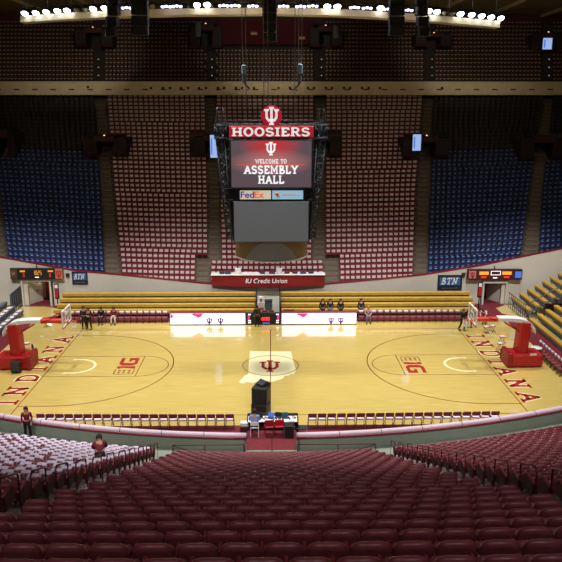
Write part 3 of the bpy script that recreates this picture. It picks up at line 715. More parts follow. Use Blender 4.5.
for i, (u, v_, b) in enumerate(lamps):
    p = cwp(u, v_); p = p+Vector((0, -.35, 0))
    frm = i+1 if i < nl/2 else nl-i; side = 'left' if i < nl/2 else 'right'
    kindw = {2: 'bright white floodlight', 1: 'small violet white spotlight cluster', 0: 'unlit floodlight'}[b]
    t = thing('floodlight', '%s on the catwalk, %s lamp from its %s end' % (kindw, ordw(frm), side), 'light', p, 0, 'floodlights along the curved catwalk')
    r = .31 if b == 2 else .24
    ax = Matrix.Rotation(R(150), 3, 'X')
    MB().lathe([(.1, -.45), (r*.6, -.35), (r, -.02), (r*1.05, 0), (r*.98, .01)], (0, 0, 0), 12, axis=ax).obj('reflector_housing', DKGREY, t)
    if b == 1:
        for s in (-1, 0, 1): MB().lathe([(.15, 0), (.1, .06), (0, .08)], (s*.3, -.06, -.04*abs(s)), 8, axis=ax).obj('lens', LAMPP, t)
    else: MB().lathe([(r*.95, 0), (r*.7, .12), (0, .17)], (0, 0, 0), 12, axis=ax).obj('lens', LAMPW if b == 2 else LOFF, t)
    mb = MB(); mb.tube([(-r, .05, 0), (-r, .1, .35), (r, .1, .35), (r, .05, 0)], .025, n=5); mb.tube([(0, .1, .35), (0, .15, .65)], .03, n=5); mb.obj('bracket', BLACK, t)
# speaker arrays
def array(u0, u1, vb, y, label, curve, n=8, s=1):
    p = aty((u0+u1)/2, vb, y); w = aty(u1, vb, y).x-aty(u0, vb, y).x; h = 27.2-p.z
    t = thing('speaker_array', label, 'speaker', (p.x, y, p.z), 0, 'black speaker arrays hanging near the ceiling')
    ch = h/n
    for i in range(n):
        tt = i/n; off = curve*(1-tt)**2
        MB().box((off, -.1*(1-tt)**2, h-(n-i-.5)*ch if False else (i+.5)*ch), (w*(1 if i else .9), .8, ch*.94), 0, (R(6)*(1-tt), 0, R(12)*curve), bev=.05).obj('speaker_cabinet', BLACKP, t)
    mb = MB()
    mb.tube([(s*w/2+curve*(1-i/n)**2, -.44, i*ch) for i in range(n+1)], .03); mb.obj('edge_highlight', BLUEL, t)  # pale strip painting a highlight along the cabinet edge
    mb = MB(); mb.box((0, 0, h+.1), (w*.8, .5, .12)); mb.tube([(-w*.3, 0, h), (-w*.3, 0, 27.55-p.z)], .03); mb.tube([(w*.3, 0, h), (w*.3, 0, 27.55-p.z)], .03); mb.obj('hanging_frame', DKGREY, t)
YA = 11
array(113.5, 124.5, 37, YA, 'curved black speaker column on the upper left, its outer one', -.5, 8, -1)
array(133, 149.5, 36, YA, 'straight black speaker column on the upper left, its inner one', 0, 8, 1)
array(388, 403, 36.5, YA, 'straight black speaker column on the upper right, its inner one', 0, 8, -1)
array(411, 422, 37, YA, 'curved black speaker column on the upper right, its outer one', .5, 8, 1)
array(262.5, 276.5, 42, YA, 'black speaker column hanging in the middle above the scoreboard emblem', 0, 9)
for u, v0, v1, w_ in ((198.5, 22, 37, 'upper left, by the curtain'), (335.5, 25, 38, 'right of the curtain')):
    p = aty(u, v0, 30); q = aty(u, v1, 30); t = thing('hanging_bag', 'pale blue grey cylinder hanging under the catwalk, %s' % w_, 'equipment', q)
    MB().lathe([(0, 0), (.25, .05), (.27, .3), (.27, p.z-q.z-.2), (.2, p.z-q.z), (0, p.z-q.z)], (0, 0, 0), 12).obj('body', GREYB, t)
    MB().tube([(0, 0, p.z-q.z), (0, 0, 27.55-q.z)], .03).obj('cable', BLACK, t)
# ================================================================== PRESS TABLE ABOVE THE WALL
y0 = 14.2
a, b = aty(211.5, 275, y0), aty(324.5, 286, y0); w = b.x-a.x; pz = a.z; h = a.z-aty(270, 286.5, y0).z
t = thing('press_table', 'long maroon fronted press table with white lettering on the far wall', 'table', ((a.x+b.x)/2, y0, pz-h))
mb = MB(); n = 16; vs = []
def bow(i): return -.22*(1-((i/n-.5)*2)**2)
for i in range(n+1):
    xx = -w/2+w*i/n; vs += [(xx, bow(i), -.03+.12*abs(i/n-.5)*2), (xx, bow(i), h), (xx, .25, h), (xx, .25, 0)]
fs = []
for i in range(n):
    q = 4*i; fs += [(q, q+4, q+5, q+1), (q+1, q+5, q+6, q+2), (q+2, q+6, q+7, q+3), (q+3, q+7, q+4, q)]
fs += [(0, 1, 2, 3), (4*n+3, 4*n+2, 4*n+1, 4*n)]
mb.add(vs, fs); mb.obj('front_panel', mat('press_red', S(140, 30, 34), .45), t)
MB().box((0, .22, h+.03), (w+.1, .95, .06), bev=.015).obj('table_top', WHITE, t)
font('front_lettering', 'IU Credit Union', LW_, t, (-.16, -.245, h*.52), XP, ZP, .56, 3.5, shear=.15, bold=.006)
items = [(228, 'laptop'), (238, 'monitor'), (247, 'paper'), (256, 'paper'), (262, 'laptop'), (272, 'laptop'), (279, 'monitor'), (287, 'bag'), (295, 'bag'), (303, 'laptop'), (311, 'bag'), (222, 'bag')]
ptop = pz+.06
order = {}
for u, kd in items:
    p = aty(u, 274, y0+.2); order[kd] = order.get(kd, 0)+1
    left = {228: 'left end', 238: 'left part', 247: 'left of the middle', 256: 'just left of the middle', 262: 'middle', 272: 'just right of the middle', 279: 'right of the middle', 287: 'right part, its left side', 295: 'right part', 303: 'right part near the end', 311: 'right end', 222: 'far left end'}[u]
    if kd == 'laptop':
        t2 = thing('laptop', 'dark open laptop on the press table, %s' % left, 'laptop', (p.x, y0+.2, ptop), 0, 'laptops on the press table')
        MB().box((0, 0, .015), (.5, .3, .03), bev=.005).obj('keyboard_base', DKGREY, t2); MB().box((0, -.16, .15), (.5, .02, .28), 0, (-.2, 0, 0), bev=.005).obj('lid', mat('lid%d' % u, S(50+u % 3*20, 60, 90), .4), t2)
    elif kd == 'monitor':
        t2 = thing('monitor', 'white monitor back standing on the press table, %s' % left, 'monitor', (p.x, y0+.2, ptop), 0, 'monitors on the press table')
        MB().box((0, 0, .3), (.5, .12, .38), bev=.03).obj('casing', WHITE, t2); MB().box((0, .03, .05), (.2, .2, .1), bev=.01).obj('stand', WHITE, t2)
    elif kd == 'paper':
        o = MB().box((0, 0, .05), (.7, .4, .1), 0, bev=.02).obj('paper_stack', WHITE, None, (p.x, y0+.2, ptop)); tag(o, 'low stack of white papers on the press table, %s' % left, 'papers', 'paper stacks on the press table')
    else:
        t2 = thing('equipment_bag', 'small %s equipment bag on the press table, %s' % ('maroon' if u in (287, 295) else 'black', left), 'bag', (p.x, y0+.2, ptop), 0, 'bags on the press table')
        MB().box((0, 0, .12), (.45, .3, .24), 0, bev=.07).obj('bag_body', MAROON_D if u in (287, 295) else BLACKP, t2); MB().tube([(-.12, 0, .22), (-.08, 0, .33), (.08, 0, .33), (.12, 0, .22)], .02).obj('handle', BLACKP, t2)
# ================================================================== WALL SIGNS AND END SCOREBOARDS
def banner(u0, u1, v0, v1, side):
    y = WY-.08; a, b = aty(u0, v0, y), aty(u1, v1, y); w = b.x-a.x; h = a.z-b.z
    t = thing('wall_banner', 'dark navy banner with outlined white and blue letters on the far wall, %s half' % side, 'sign', ((a.x+b.x)/2, y, (a.z+b.z)/2))
    MB().box((0, 0, 0), (w, .06, h), bev=.01).obj('board', NAVY, t)
    MB().box((0, -.04, h*.1), (w*.84, .02, h*.5)).obj('blue_field', mat('sign_blue'+side, S(40, 96, 150), .5), t)
    mb = MB(); slab(mb, 'BTN', ((-w*.05, -.06, -h*.09), XP, ZP+XP*.22), h*.42, w*.66, .02, 0, .14, .1); mb.obj('banner_lettering', WHITE, t)
    mb = MB()
    for i in range(9): mb.box((-w*.3+w*.6*i/8, -.04, -h*.34), (w*.045, .02, h*.07))
    mb.obj('small_lettering', STEEL, t)
banner(71.5, 88, 271.5, 284.3, 'left'); banner(438, 461.5, 275, 290.5, 'right')
DIG = {'0': 'abcdef', '1': 'bc', '2': 'abged', '3': 'abgcd', '4': 'fgbc', '5': 'afgcd', '6': 'afgedc', '8': 'abcdefg', '9': 'abcdfg', '7': 'abc'}
def seg(mb, ch, x, z, w, h, y):
    sg = {'a': (0, h/2, w, .2*w), 'g': (0, 0, w, .2*w), 'd': (0, -h/2, w, .2*w), 'b': (w/2, h/4, .2*w, h/2), 'c': (w/2, -h/4, .2*w, h/2), 'f': (-w/2, h/4, .2*w, h/2), 'e': (-w/2, -h/4, .2*w, h/2)}
    for q in DIG[ch]: dx, dz, ww, hh = sg[q]; mb.box((x+dx, y, z+dz), (ww, .03, hh))
def endboard(u0, u1, v0, v1, side):
    y = WY-.35; a, b = aty(u0, v0, y), aty(u1, v1, y); w = b.x-a.x; h = a.z-b.z
    t = thing('end_scoreboard', 'small dark scoreboard with orange digits above the %s tunnel' % side, 'scoreboard', ((a.x+b.x)/2, y, (a.z+b.z)/2))
    MB().box((0, 0, 0), (w, .25, h), bev=.03).obj('casing', BLACKP if side == 'left' else MAROON_D, t)
    s = 1 if side == 'left' else -1
    mb = MB(); ww = w*.5
    cx_ = w*.02 if s > 0 else -w*.02
    if side == 'left':
        for i, ch in enumerate('1025'): seg(mb, ch, cx_-.28+i*.19, h*.1, .11, h*.36, -.15)
        for xx in (-w*.26, w*.27):
            for i in range(4): mb.box((xx-.16+i*.11, -.15, h*.24), (.08, .03, h*.14))
        mb.obj('orange_digits', LED_O, t)
        mb = MB(); seg(mb, '0', -w*.24, -h*.12, .1, h*.32, -.15); seg(mb, '0', w*.26, -h*.12, .1, h*.32, -.15); mb.obj('red_digits', LED_R, t)
        mb = MB(); mb.box((cx_-.05, -.15, -h*.3), (.3, .03, .05)); mb.obj('small_text', LED_W, t)
        e = MB().box((-w*.43, -.14, 0), (w*.13, .05, h*.86), bev=.01).obj('end_panel', mat('brown_panel', S(74, 56, 40), .5), t); font('panel_lettering', 'W', TAN, e, (-w*.43, -.18, 0), XP, ZP, h*.5, w*.07, bold=.03)
        e = MB().box((w*.43, -.14, 0), (w*.14, .05, h*.9), bev=.01).obj('end_panel', mat('pale_panel', S(190, 110, 90), .5), t); mb = MB(); trident(mb, ((w*.43, -.175, 0), XP, ZP), h*.62, h*.5, .02); mb.obj('panel_trident', RED, e)
    else:
        for xx in (-w*.2, w*.22): mb.box((xx, -.15, h*.14), (w*.17, .03, h*.3))
        mb.obj('orange_digits', LED_O, t)
        mb = MB()
        for xx in (-w*.2, w*.22): mb.box((xx, -.15, -h*.24), (w*.1, .03, h*.14))
        mb.obj('red_digits', LED_R, t)
        mb = MB(); mb.stroke([(-w*.07, -.02), (w*.1, -.02), (w*.1, h*.32), (-w*.07, h*.32)], .03, ((0, -.15, 0), XP, ZP), .02, closed=True); mb.box((w*.01, -.15, -h*.3), (.34, .03, .06)); mb.obj('white_frame', LED_W, t)
        e = MB().box((-w*.41, -.14, 0), (w*.13, .05, h*.7), bev=.01).obj('end_panel', mat('pale_panel2', S(190, 120, 120), .5), t); mb = MB(); trident(mb, ((-w*.41, -.175, 0), XP, ZP), h*.5, h*.4, .02); mb.obj('panel_trident', RED, e)
        e = MB().box((w*.43, -.14, 0), (w*.15, .06, h*.94), bev=.01).obj('blue_screen_panel', BLACKP, t); MB().box((w*.43, -.18, 0), (w*.12, .03, h*.6)).obj('screen', LED_BL, e)
    MB().tube([(0, 0, h/2), (0, .15, h/2+.25)], .04).obj('mount', BLACK, t)
endboard(10, 63.5, 268, 279, 'left'); endboard(467.5, 521, 269, 279.5, 'right')
for u, v_, s in ((67.5, 275, 'left'), (463.5, 274.5, 'right')):
    p = aty(u, v_, WY-.12); t = thing('wall_speaker', 'small black speaker on the white wall beside the %s banner' % s, 'speaker', p)
    MB().box((0, 0, 0), (.3, .2, .3), bev=.03).obj('cabinet', BLACKP, t); MB().box((0, -.11, 0), (.2, .02, .2)).obj('grille', DKGREY, t)
# ================================================================== BLEACHERS
def bleach(xa, xb, label, nrow=4):
    t = thing('bleacher_section', label, 'bleachers', ((xa+xb)/2, 10.6, 0), 0, 'yellow bench sections along the far wall')
    w = xb-xa
    for k in range(nrow):
        y = .75*k+.2; z = aty(270, 308.6-5.5*k, 10.6+y).z-.14
        MB().box((0, y, z), (w, .36, .3), bev=.03).obj('bench', YELLOW, t)
        MB().box((0, y+.42, z-.3), (w, .5, .05)).obj('foot_board', GREYB, t)
        MB().box((0, y+.2, z-.25), (w, .04, .2)).obj('riser', BLACKP, t)
        mb = MB(); 
        for i in range(int(w/1.6)+1): mb.tube([(-w/2+.1+i*(w-.2)/int(w/1.6), y-.1, z-.1), (-w/2+.1+i*(w-.2)/int(w/1.6), y-.1, max(0, z-.5))], .025, n=5)
        mb.obj('support', BLACK, t)
YBL = 10.7
bleach(aty(60, 305, YBL+1.5).x, aty(255.5, 305, YBL+1.5).x, 'yellow bench section on the far side, left of the middle passage')
bleach(aty(281, 305, YBL+1.5).x, aty(472, 305, YBL+1.5).x, 'yellow bench section on the far side, right of the middle passage')
for u, w_ in ((256.5, 'left'), (280, 'right')):
    p = aty(u, 312, 11); t = thing('guard_rail', 'dark guard rail on the %s edge of the middle passage' % w_, 'railing', (p.x, 10.6, 0))
    mb = MB(); 
    for k in range(4): mb.tube([(0, .75*k, 0), (0, .75*k, 1.25+.4*k)], .035)
    mb.obj('post', BLACK, t); mb = MB(); mb.tube([(0, 0, 1.25), (0, 2.3, 2.45)], .035); mb.tube([(0, 0, .8), (0, 2.3, 2.0)], .025); mb.obj('top_rail', BLACK, t)
# passage: pale back ramp
p0, p1 = aty(257.5, 300, 14.2), aty(279.5, 300, 14.2)
mb = MB(); mb.add([(p0.x, 12.2, .02), (p1.x, 12.2, .02), (p1.x, 14.4, .9), (p0.x, 14.4, .9)], [(0, 1, 2, 3)]); o = mb.obj('passage_ramp', CONCL, floor)
# side bleachers (rows run along y, rise outward)
SIDEG = mat('grey_board', S(120, 122, 122), .7)
def sideb(s, y0, y1, x0, n, seatm, label, z0=.45, grey=False):
    t = thing('bleacher_section', label, 'bleachers', (s*x0, y0, 0), 0, 'bench sections beyond the ends of the court')
    L = y1-y0
    for k in range(n):
        x = s*(.3+.62*k); z = z0+.345*k
        MB().box((x, L/2, z-.03), (.36, L, .2), bev=.03).obj('bench', seatm, t)
        MB().box((x+s*.3, L/2, z-.17), (.42, L, .05)).obj('foot_board', SIDEG, t)
        MB().box((x-s*.1, L/2, z-.22), (.04, L, .34)).obj('riser', SIDEG, t)
        mb = MB()
        for i in range(int(L/1.8)+1): mb.tube([(x, .1+i*(L-.2)/max(1, int(L/1.8)), z-.2), (x, .1+i*(L-.2)/max(1, int(L/1.8)), 0)], .03, n=5)
        mb.obj('support', BLACK, t)
sideb(1, 9.9, 13.7, 20.3, 12, YELLOW, 'yellow bench section right of the right tunnel, against the white wall', .8)
sideb(1, -3.2, 8.7, 20.0, 12, YELLOW, 'yellow bench section beyond the right basket, nearer than the aisle')
sideb(-1, -3.2, 11.5, 19.9, 12, GREYB, 'grey bench section beyond the left basket with pale towels on it')
nt_ = 0
for k in range(2):
    for i in range(13):
        yy = 11.0-.85*i-.3*k
        mb = MB(); mb.box((0, 0, .03), (.3, .5, .05), 0, (0, 0, rnd.uniform(-.3, .3)), bev=.02)
        o = mb.obj('seat_towel', OFFW, None, (-(19.9+.3+.62*k), yy, .45+.345*k+.07)); tag(o, 'pale towel on the %s row of the left grey benches, %s from the tunnel' % (('lowest', 'second')[k], ordw(i+1)), 'towel', 'pale towels on the left grey benches')
for s, nm in ((1, 'right'), (-1, 'left')):
    t = thing('guard_railing', 'grey railing panel of the bench section beside the %s tunnel' % nm, 'railing', (s*(20.1 if s > 0 else 21.0), 9.5, 0))
    mb = MB(); 
    if s > 0:
        mb.tube([(0, 0, 1.3), (0, 3.9, 1.3)], .035); mb.tube([(0, 0, .9), (0, 3.9, .9)], .02); mb.tube([(0, 0, .5), (0, 3.9, .5)], .02)
        for i in range(9): mb.tube([(0, .48*i, 0), (0, .48*i, 1.3)], .025)
        mb.tube([(0, 0, 1.3), (3.2, 0, 3.2)], .035)
        for i in range(6): mb.tube([(.6*i, 0, .3+.3*i), (.6*i, 0, 1.3+.36*i)], .025)
        mb.obj('rails', GREYB, t)
    else:
        mb.tube([(0, 2.1, 1.8), (-.1, 4.7, 1.8)], .04)
        for i in range(6): mb.tube([(-.02*i, 2.1+.52*i, 0), (-.02*i, 2.1+.52*i, 1.8)], .03)
        mb.obj('rails', GREYB, t)
        mb = MB(); mb.box((-.08, 3.4, 1.05), (.05, 2.6, 1.4), bev=.02); mb.obj('mesh_panel', DKGREY, t)
# ================================================================== CHAIRS
def chair(name, label, grp, loc, rz):
    t = thing(name, label, 'chair', loc, rz, grp)       # faces +y
    MB().box((0, .02, .46), (.42, .4, .045), 0, bev=.018).obj('seat', MAROON, t)
    MB().box((0, -.21, .74), (.42, .04, .26), 0, (.12, 0, 0), bev=.018).obj('backrest', MAROON, t)
    for s in (-1, 1):
        MB().tube([(s*.22, .2, 0), (s*.22, -.02, .44), (s*.21, -.23, .84)], .014, n=5).obj('leg', MAROON_D, t)
        MB().tube([(s*.2, -.24, 0), (s*.2, .16, .44)], .014, n=5).obj('leg', MAROON_D, t)
    MB().tube([(-.2, -.16, .12), (.2, -.16, .12)], .01, n=5).obj('crossbar', MAROON_D, t)
    return t
ch0 = None
def place_chair(x, y, rz, label, grp, z=0):
    global ch0
    if ch0 is None:
        ch0 = chair('folding_chair', label, grp, (x, y, z), rz); register(ch0); return ch0
    return dup(ch0, (x, y, z), rz, label, grp)
tw0 = None
def towel(x, y, z, rz, label, grp, m=OFFW):
    global tw0
    if tw0 is None:
        # folded over the top of a backrest (chair facing +y)
        mb = MB(); prof = [(.035, -.16), (.033, -.04), (.022, .015), (0, .03), (-.022, .015), (-.036, -.05), (-.045, -.2)]
        vs = []; fs = []; n = 6
        for i in range(n+1):
            for j, (a, b) in enumerate(prof): vs.append(((-.17+.34*i/n), a+.006*math.sin(i*2.1+j), b-.012*(j in (0, 6))*math.sin(i*1.7)))
        m_ = len(prof)
        for i in range(n):
            for j in range(m_-1): fs.append((i*m_+j, (i+1)*m_+j, (i+1)*m_+j+1, i*m_+j+1))
        mb.add(vs, fs, 0, True); o = mb.obj('folded_towel', m)
        md = o.modifiers.new('s', 'SOLIDIFY'); md.thickness = .012
        tw0 = o
    else:
        o = tw0.copy(); COL.objects.link(o)
    o.location = (x, y, z); o.rotation_euler = (0, 0, rz); tag(o, label, 'towel', grp); return o
# far side bench chairs, facing the camera
def farrow(u0, u1, y, side):
    xa, xb = aty(u0, 318, y).x, aty(u1, 318, y).x; n = round((xb-xa)/.5); other = 'tunnel' 
    for i in range(n):
        x = xa+(i+.5)*(xb-xa)/n; j = n-i if side == 'left' else i+1
        lab = 'maroon folding chair on far sideline, %s from the %s end of the white board' % (ordw(j), side)
        place_chair(x, y, math.pi, lab, 'folding chairs on the far sideline, %s' % side)
        towel(x, y+.235, .865, math.pi, 'white towel over the far sideline chair %s from the %s end of the board' % (ordw(j), side), 'white towels on the far sideline chairs')
farrow(62, 168, 9.45, 'left'); farrow(358, 461, 9.45, 'right')
sc0 = None
def seatcloth(x, y, label):
    global sc0
    if sc0 is None:
        mb = MB(); mb.box((0, 0, .02), (.36, .34, .04), 0, (0, 0, .06), bev=.015); mb.box((.01, -.17, .0), (.34, .03, .12), 0, (.2, 0, 0), bev=.01); sc0 = mb.obj('seat_cloth', OFFW); o = sc0
    else: o = sc0.copy(); COL.objects.link(o)
    o.location = (x, y, .485); tag(o, label, 'cloth', 'pale cloths on the near sideline chairs')
# near side row, facing the court
def nearrow(u0, u1, side):
    xa, xb = atz(u0, 424, .5).x, atz(u1, 424, .5).x; n = round((xb-xa)/.5)
    for i in range(n):
        x = xa+(i+.5)*(xb-xa)/n; y = -9.15+(.0012*x*x); j = n-i if side == 'left' else i+1
        place_chair(x, y, 0, 'maroon folding chair in near sideline row, %s from the table, %s side' % (ordw(j), side), 'folding chairs on the near sideline, %s' % side)
        seatcloth(x, y, 'pale cloth on a near sideline chair, %s from the table, %s side' % (ordw(j), side))
nearrow(33, 234, 'left'); nearrow(308, 505, 'right')
# corner chairs at the right baseline facing the court
for i in range(9):
    y = 2.1-i*.52; x = 18.35
    place_chair(x, y, math.pi/2, 'maroon chair in the row behind the right baseline, %s from the basket stand' % ordw(i+1), 'chairs behind the right baseline')
    towel(x+.235, y, .865, math.pi/2, 'pale towel over the %s chair behind the right baseline' % ordw(i+1), 'towels behind the right baseline')
# ================================================================== LED BOARDS
def ledboard(u0, u1, side):
    y = 8.75; xa, xb = aty(u0, 320, y).x, aty(u1, 320, y).x; w = xb-xa
    t = thing('led_board', 'glowing white courtside display board, %s of the middle scorer panel' % side, 'display board', ((xa+xb)/2, y, 0))
    MB().box((0, .12, .5), (w, .24, .98), bev=.03).obj('casing', MAROON_D, t)
    sc1 = MB().box((0, -.02, .52), (w-.06, .04, .84)).obj('display_face', LED_W, t)
    MB().box((0, .1, 1.03), (w, .34, .08), bev=.02).obj('padded_top', MAROON_P, t)
    mb = MB()
    k1 = (.36, .46) if side == 'left' else (.2, .32)
    for q in ([.52, .67] if side == 'left' else [.66, .79]): trident(mb, ((-w/2+w*q, -.05, .36), XP, ZP), .46, .46, .01, 0, 1.5)
    mb.obj('purple_marks', LED_PU, sc1)
    mb = MB(); cxx = -w/2+w*(.36 if side == 'left' else .27)
    mb.poly([(cxx-.42, .94), (cxx-.3, .78), (cxx-.1, .74), (cxx+.05, .6), (cxx+.24, .66), (cxx+.42, .82), (cxx+.46, .94)], ((0, -.045, 0), XP, ZP), .01)
    if side == 'left': mb.poly([(-w/2+.05, .55), (-w/2+.3, .7), (-w/2+.2, .9), (-w/2+.05, .93)], ((0, -.045, 0), XP, ZP), .01)
    mb.obj('pink_marks', LED_PK, sc1)
ledboard(170, 245.5, 'left'); ledboard(281.5, 356.5, 'right')
xa, xb = aty(246, 320, 8.75).x, aty(281, 320, 8.75).x; w = xb-xa
t = thing('scorer_board', 'black scorer panel with red digits between the two white boards', 'display board', ((xa+xb)/2, 8.75, 0))
MB().box((0, .12, .5), (w, .24, .98), bev=.03).obj('casing', BLACKP, t)
mb = MB(); mb.lathe([(0, 0), (.15, 0), (.15, .03), (0, .03)], (-.05, -.02, .5), 12, axis=Matrix.Rotation(R(90), 3, 'X')); mb.box((.28, -.02, .5), (.42, .04, .3), bev=.015); mb.obj('red_display', LED_R, t)
mb = MB(); mb.box((.2, -.02, .16), (.55, .04, .1)); mb.obj('blue_text', LED_BL, t)
for s in (-1, 1):
    mb = MB(); mb.box((s*w*.42, -.02, .62), (.16, .04, .34)); mb.obj('pink_mark', LED_PK, t)
    mb = MB()
    for z in (.2, .36, .86): mb.box((s*w*.4, -.02, z), (.2, .04, .07))
    mb.obj('white_text', LED_W, t)
# passage equipment
p = aty(261, 310, 10.2)
t = thing('cooler_stand', 'tall white stand with an orange band in the middle passage', 'stand', (p.x, 10.2, 0))
MB().box((0, 0, .75), (.5, .4, 1.5), bev=.04).obj('body', WHITE, t); MB().box((0, -.21, .95), (.46, .03, .24), bev=.01).obj('orange_band', ORANGE, t); MB().box((0, -.21, .35), (.26, .03, .3)).obj('blue_label', mat('label_navy', S(30, 40, 90), .5), t)
MB().lathe([(.2, 0), (.2, .35), (.16, .42), (0, .43)], (0, 0, 1.5), 14).obj('cooler', WHITE, t); MB().box((0, -.2, 1.7), (.18, .03, .12)).obj('red_label', RED, t)
p = aty(268.5, 303, 12.6)
t = thing('equipment_case', 'grey equipment case in the middle passage below the white ramp', 'case', (p.x, 12.6, .19))
MB().box((0, 0, .36), (.62, .5, .66), bev=.05).obj('case_body', GREYB, t); MB().box((0, 0, .72), (.66, .54, .08), bev=.02).obj('lid', DKGREY, t)
for u, wd in ((287, 'left one'), (291.5, 'right one')):
    p = aty(u, 311, 9.9); place_chair(p.x, 9.9, math.pi, 'maroon folding chair behind the right white board near the passage, %s' % wd, 'two chairs by the passage')
for i, (u, w_) in enumerate(((265, 'left'), (271, 'right'))):
    p = aty(u, 311, 9.7); place_chair(p.x, 9.7, math.pi, 'maroon folding chair behind the black scorer panel, its %s one' % w_, 'chairs behind the scorer panel')
# small lit side signs by the tunnels
for u, side in ((57.5, 'left'), (479, 'right')):
    p = aty(u, 300, 12.6); t = thing('signal_post', 'narrow red and white lit sign on a black post by the %s tunnel' % side, 'sign', (p.x, 12.6, 0), 0)
    MB().box((0, 0, .06), (.6, .6, .12), bev=.02).obj('base', BLACKP, t); MB().tube([(0, 0, .1), (0, 0, 1.2)], .05).obj('post', BLACK, t)
    f = MB().box((0, 0, 1.75), (.34, .16, 1.3), bev=.03).obj('sign_box', BLACKP, t)
    MB().box((0, -.1, 1.62), (.24, .03, .7)).obj('red_panel', MATS['arm_red_left'] if 'arm_red_left' in MATS else RED, f); MB().box((0, -.1, 2.18), (.24, .03, .28)).obj('white_panel', WHITE, f)
# ================================================================== BASKETS
def basket(s, side):
    t = thing('basketball_hoop', 'red padded basketball hoop on a rolling base at the %s end' % side, 'basketball hoop', (s*16.1, 0, 0))
    X = lambda x: s*x      # local x outward positive
    # local origin at base centre; board at HX-1.22 -> 17.6-13.11 = 4.49 inwards
    bx = -(16.1-13.11)
    mb = MB(); mb.box((X(.55), 0, .48), (2.1, 1.46, .86), 0, bev=.1); mb.obj('base', RED, t)
    MB().box((X(-.55), 0, .52), (.34, 1.56, 1.0), 0, bev=.08).obj('front_pad', mat('front_pad_'+side, S(150, 26, 30), .5), t)
    mb = MB(); mb.box((X(.35), 0, 1.75), (.72, .9, 2.5), 0, (0, s*R(3), 0), bev=.1); mb.obj('column_pad', RED, t)
    for dx in (-.5, 1.1):
        for yy in (-.6, .6): MB().lathe([(0, -.06), (.13, -.06), (.13, .06), (0, .06)], (X(dx), yy, .13), 12, axis=Matrix.Rotation(R(90), 3, 'X')).obj('wheel', BLACKP, t)
    # white arm
    mb = MB(); pts = [(1.05, 2.5), (.85, 2.85), (.5, 3.08), (.05, 3.2), (-.6, 3.25), (-1.35, 3.25)]
    vs = []; fs = []
    for i, (x, z) in enumerate(pts):
        hw = .42 - .02*i; th = .3 - .02*i
        vs += [(X(x), -hw, z), (X(x), hw, z), (X(x)-s*0, hw, z-th), (X(x), -hw, z-th)]
    for i in range(len(pts)-1):
        for q in range(4): fs.append((4*i+q, 4*i+(q+1) % 4, 4*i+4+(q+1) % 4, 4*i+4+q))
    fs += [(3, 2, 1, 0), (20, 21, 22, 23)]
    mb.add(vs, fs); mb.obj('arm_pad', WHITE, t)
    mb = MB(); mb.box((X((bx+.1-1.3)/2), 0, 3.1), (abs(bx+.1+1.3), .36, .26), bev=.04); mb.obj('arm', mat('arm_red_'+side, S(206, 60, 50), .4), t)
    mb = MB()
    for yy in (-.3, .3): mb.tube([(X(-1.4), yy*.5, 3.0), (X(bx+.08), yy*2, 3.75)], .025); mb.tube([(X(.1), yy, 2.3), (X(-1.0), yy, 2.95)], .03)
    mb.obj('brace', MATS['front_pad_'+side], t)
    b = MB().box((X(bx), 0, 3.43), (.03, 1.8, 1.05)).obj('backboard', GLASSB, t)
    mb = MB()
    for z in (2.92, 3.94): mb.box((X(bx), 0, z), (.07, 1.86, .08))
    for yy in (-.9, .9): mb.box((X(bx), yy, 3.43), (.07, .08, 1.08))
    mb.box((X(bx-.02), 0, 3.15), (.03, .6, .05)); mb.box((X(bx-.02), 0, 3.58), (.03, .6, .05)); mb.box((X(bx-.02), -.3, 3.36), (.03, .05, .46)); mb.box((X(bx-.02), .3, 3.36), (.03, .05, .46))
    mb.obj('board_frame', WHITE, b)
    MB().box((X(bx), 0, 2.87), (.12, 1.84, .1), bev=.03).obj('bottom_pad', mat('pad_dark_'+side, S(120, 40, 46), .5), b)
    rg = MB().tube([(X(bx-.15-.23+.23*math.cos(a)), .23*math.sin(a), 3.05) for a in [2*math.pi*i/20 for i in range(21)]], .012, n=6).obj('rim', ORANGE, t)
    MB().box((X(bx-.08), 0, 3.03), (.16, .2, .05)).obj('rim_bracket', ORANGE, t)
    mb = MB(); c0 = (X(bx-.38), 0)
    for i in range(12):
        a = 2*math.pi*i/12
        for sg in (-1, 1):
            mb.tube([(c0[0]+lerp(.23, .13, q/4)*math.cos(a+sg*q*.26), lerp(.23, .13, q/4)*math.sin(a+sg*q*.26), 3.04-.11*q) for q in range(5)], .008, n=4, cap=False)
    mb.obj('net', WHITE, t)
basket(-1, 'left'); basket(1, 'right')
# clutter around the baskets
def stool(x, y, rz, label, grp, cloth_on=True):
    t = thing('folding_stool', label, 'stool', (x, y, 0), rz, grp)
    MB().box((0, 0, .46), (.4, .34, .03), bev=.012).obj('seat', RED, t)
    for s in (-1, 1): MB().tube([(s*.18, -.2, 0), (-s*.16, -.12, .45)], .014, n=5).obj('leg', STEEL, t); MB().tube([(s*.18, .2, 0), (-s*.16, .12, .45)], .014, n=5).obj('leg', STEEL, t)
for u, v_, s, l in ((486, 333, 1, 'nearest the far sideline'), (492, 332, 1, 'second from the far sideline'), (502, 343, 1, 'third from the far sideline, right end'), (500, 350, 1, 'fourth from the far sideline, right end'), (47, 327, -1, 'by the far left corner'), (27, 350, -1, 'behind the left basket stand')):
    p = atz(u, v_, 0); stool(p.x, p.y, .4*s, 'red folding stool behind the baseline, %s' % l, 'folding stools behind the baselines')
    mb = MB(); mb.box((0, 0, 0), (.34, .28, .06), 0, (0, 0, .3), bev=.025); o = mb.obj('crumpled_towel', OFFW, None, (p.x, p.y, .51)); tag(o, 'white towel lying on the red stool %s' % l, 'towel', 'towels on the stools')
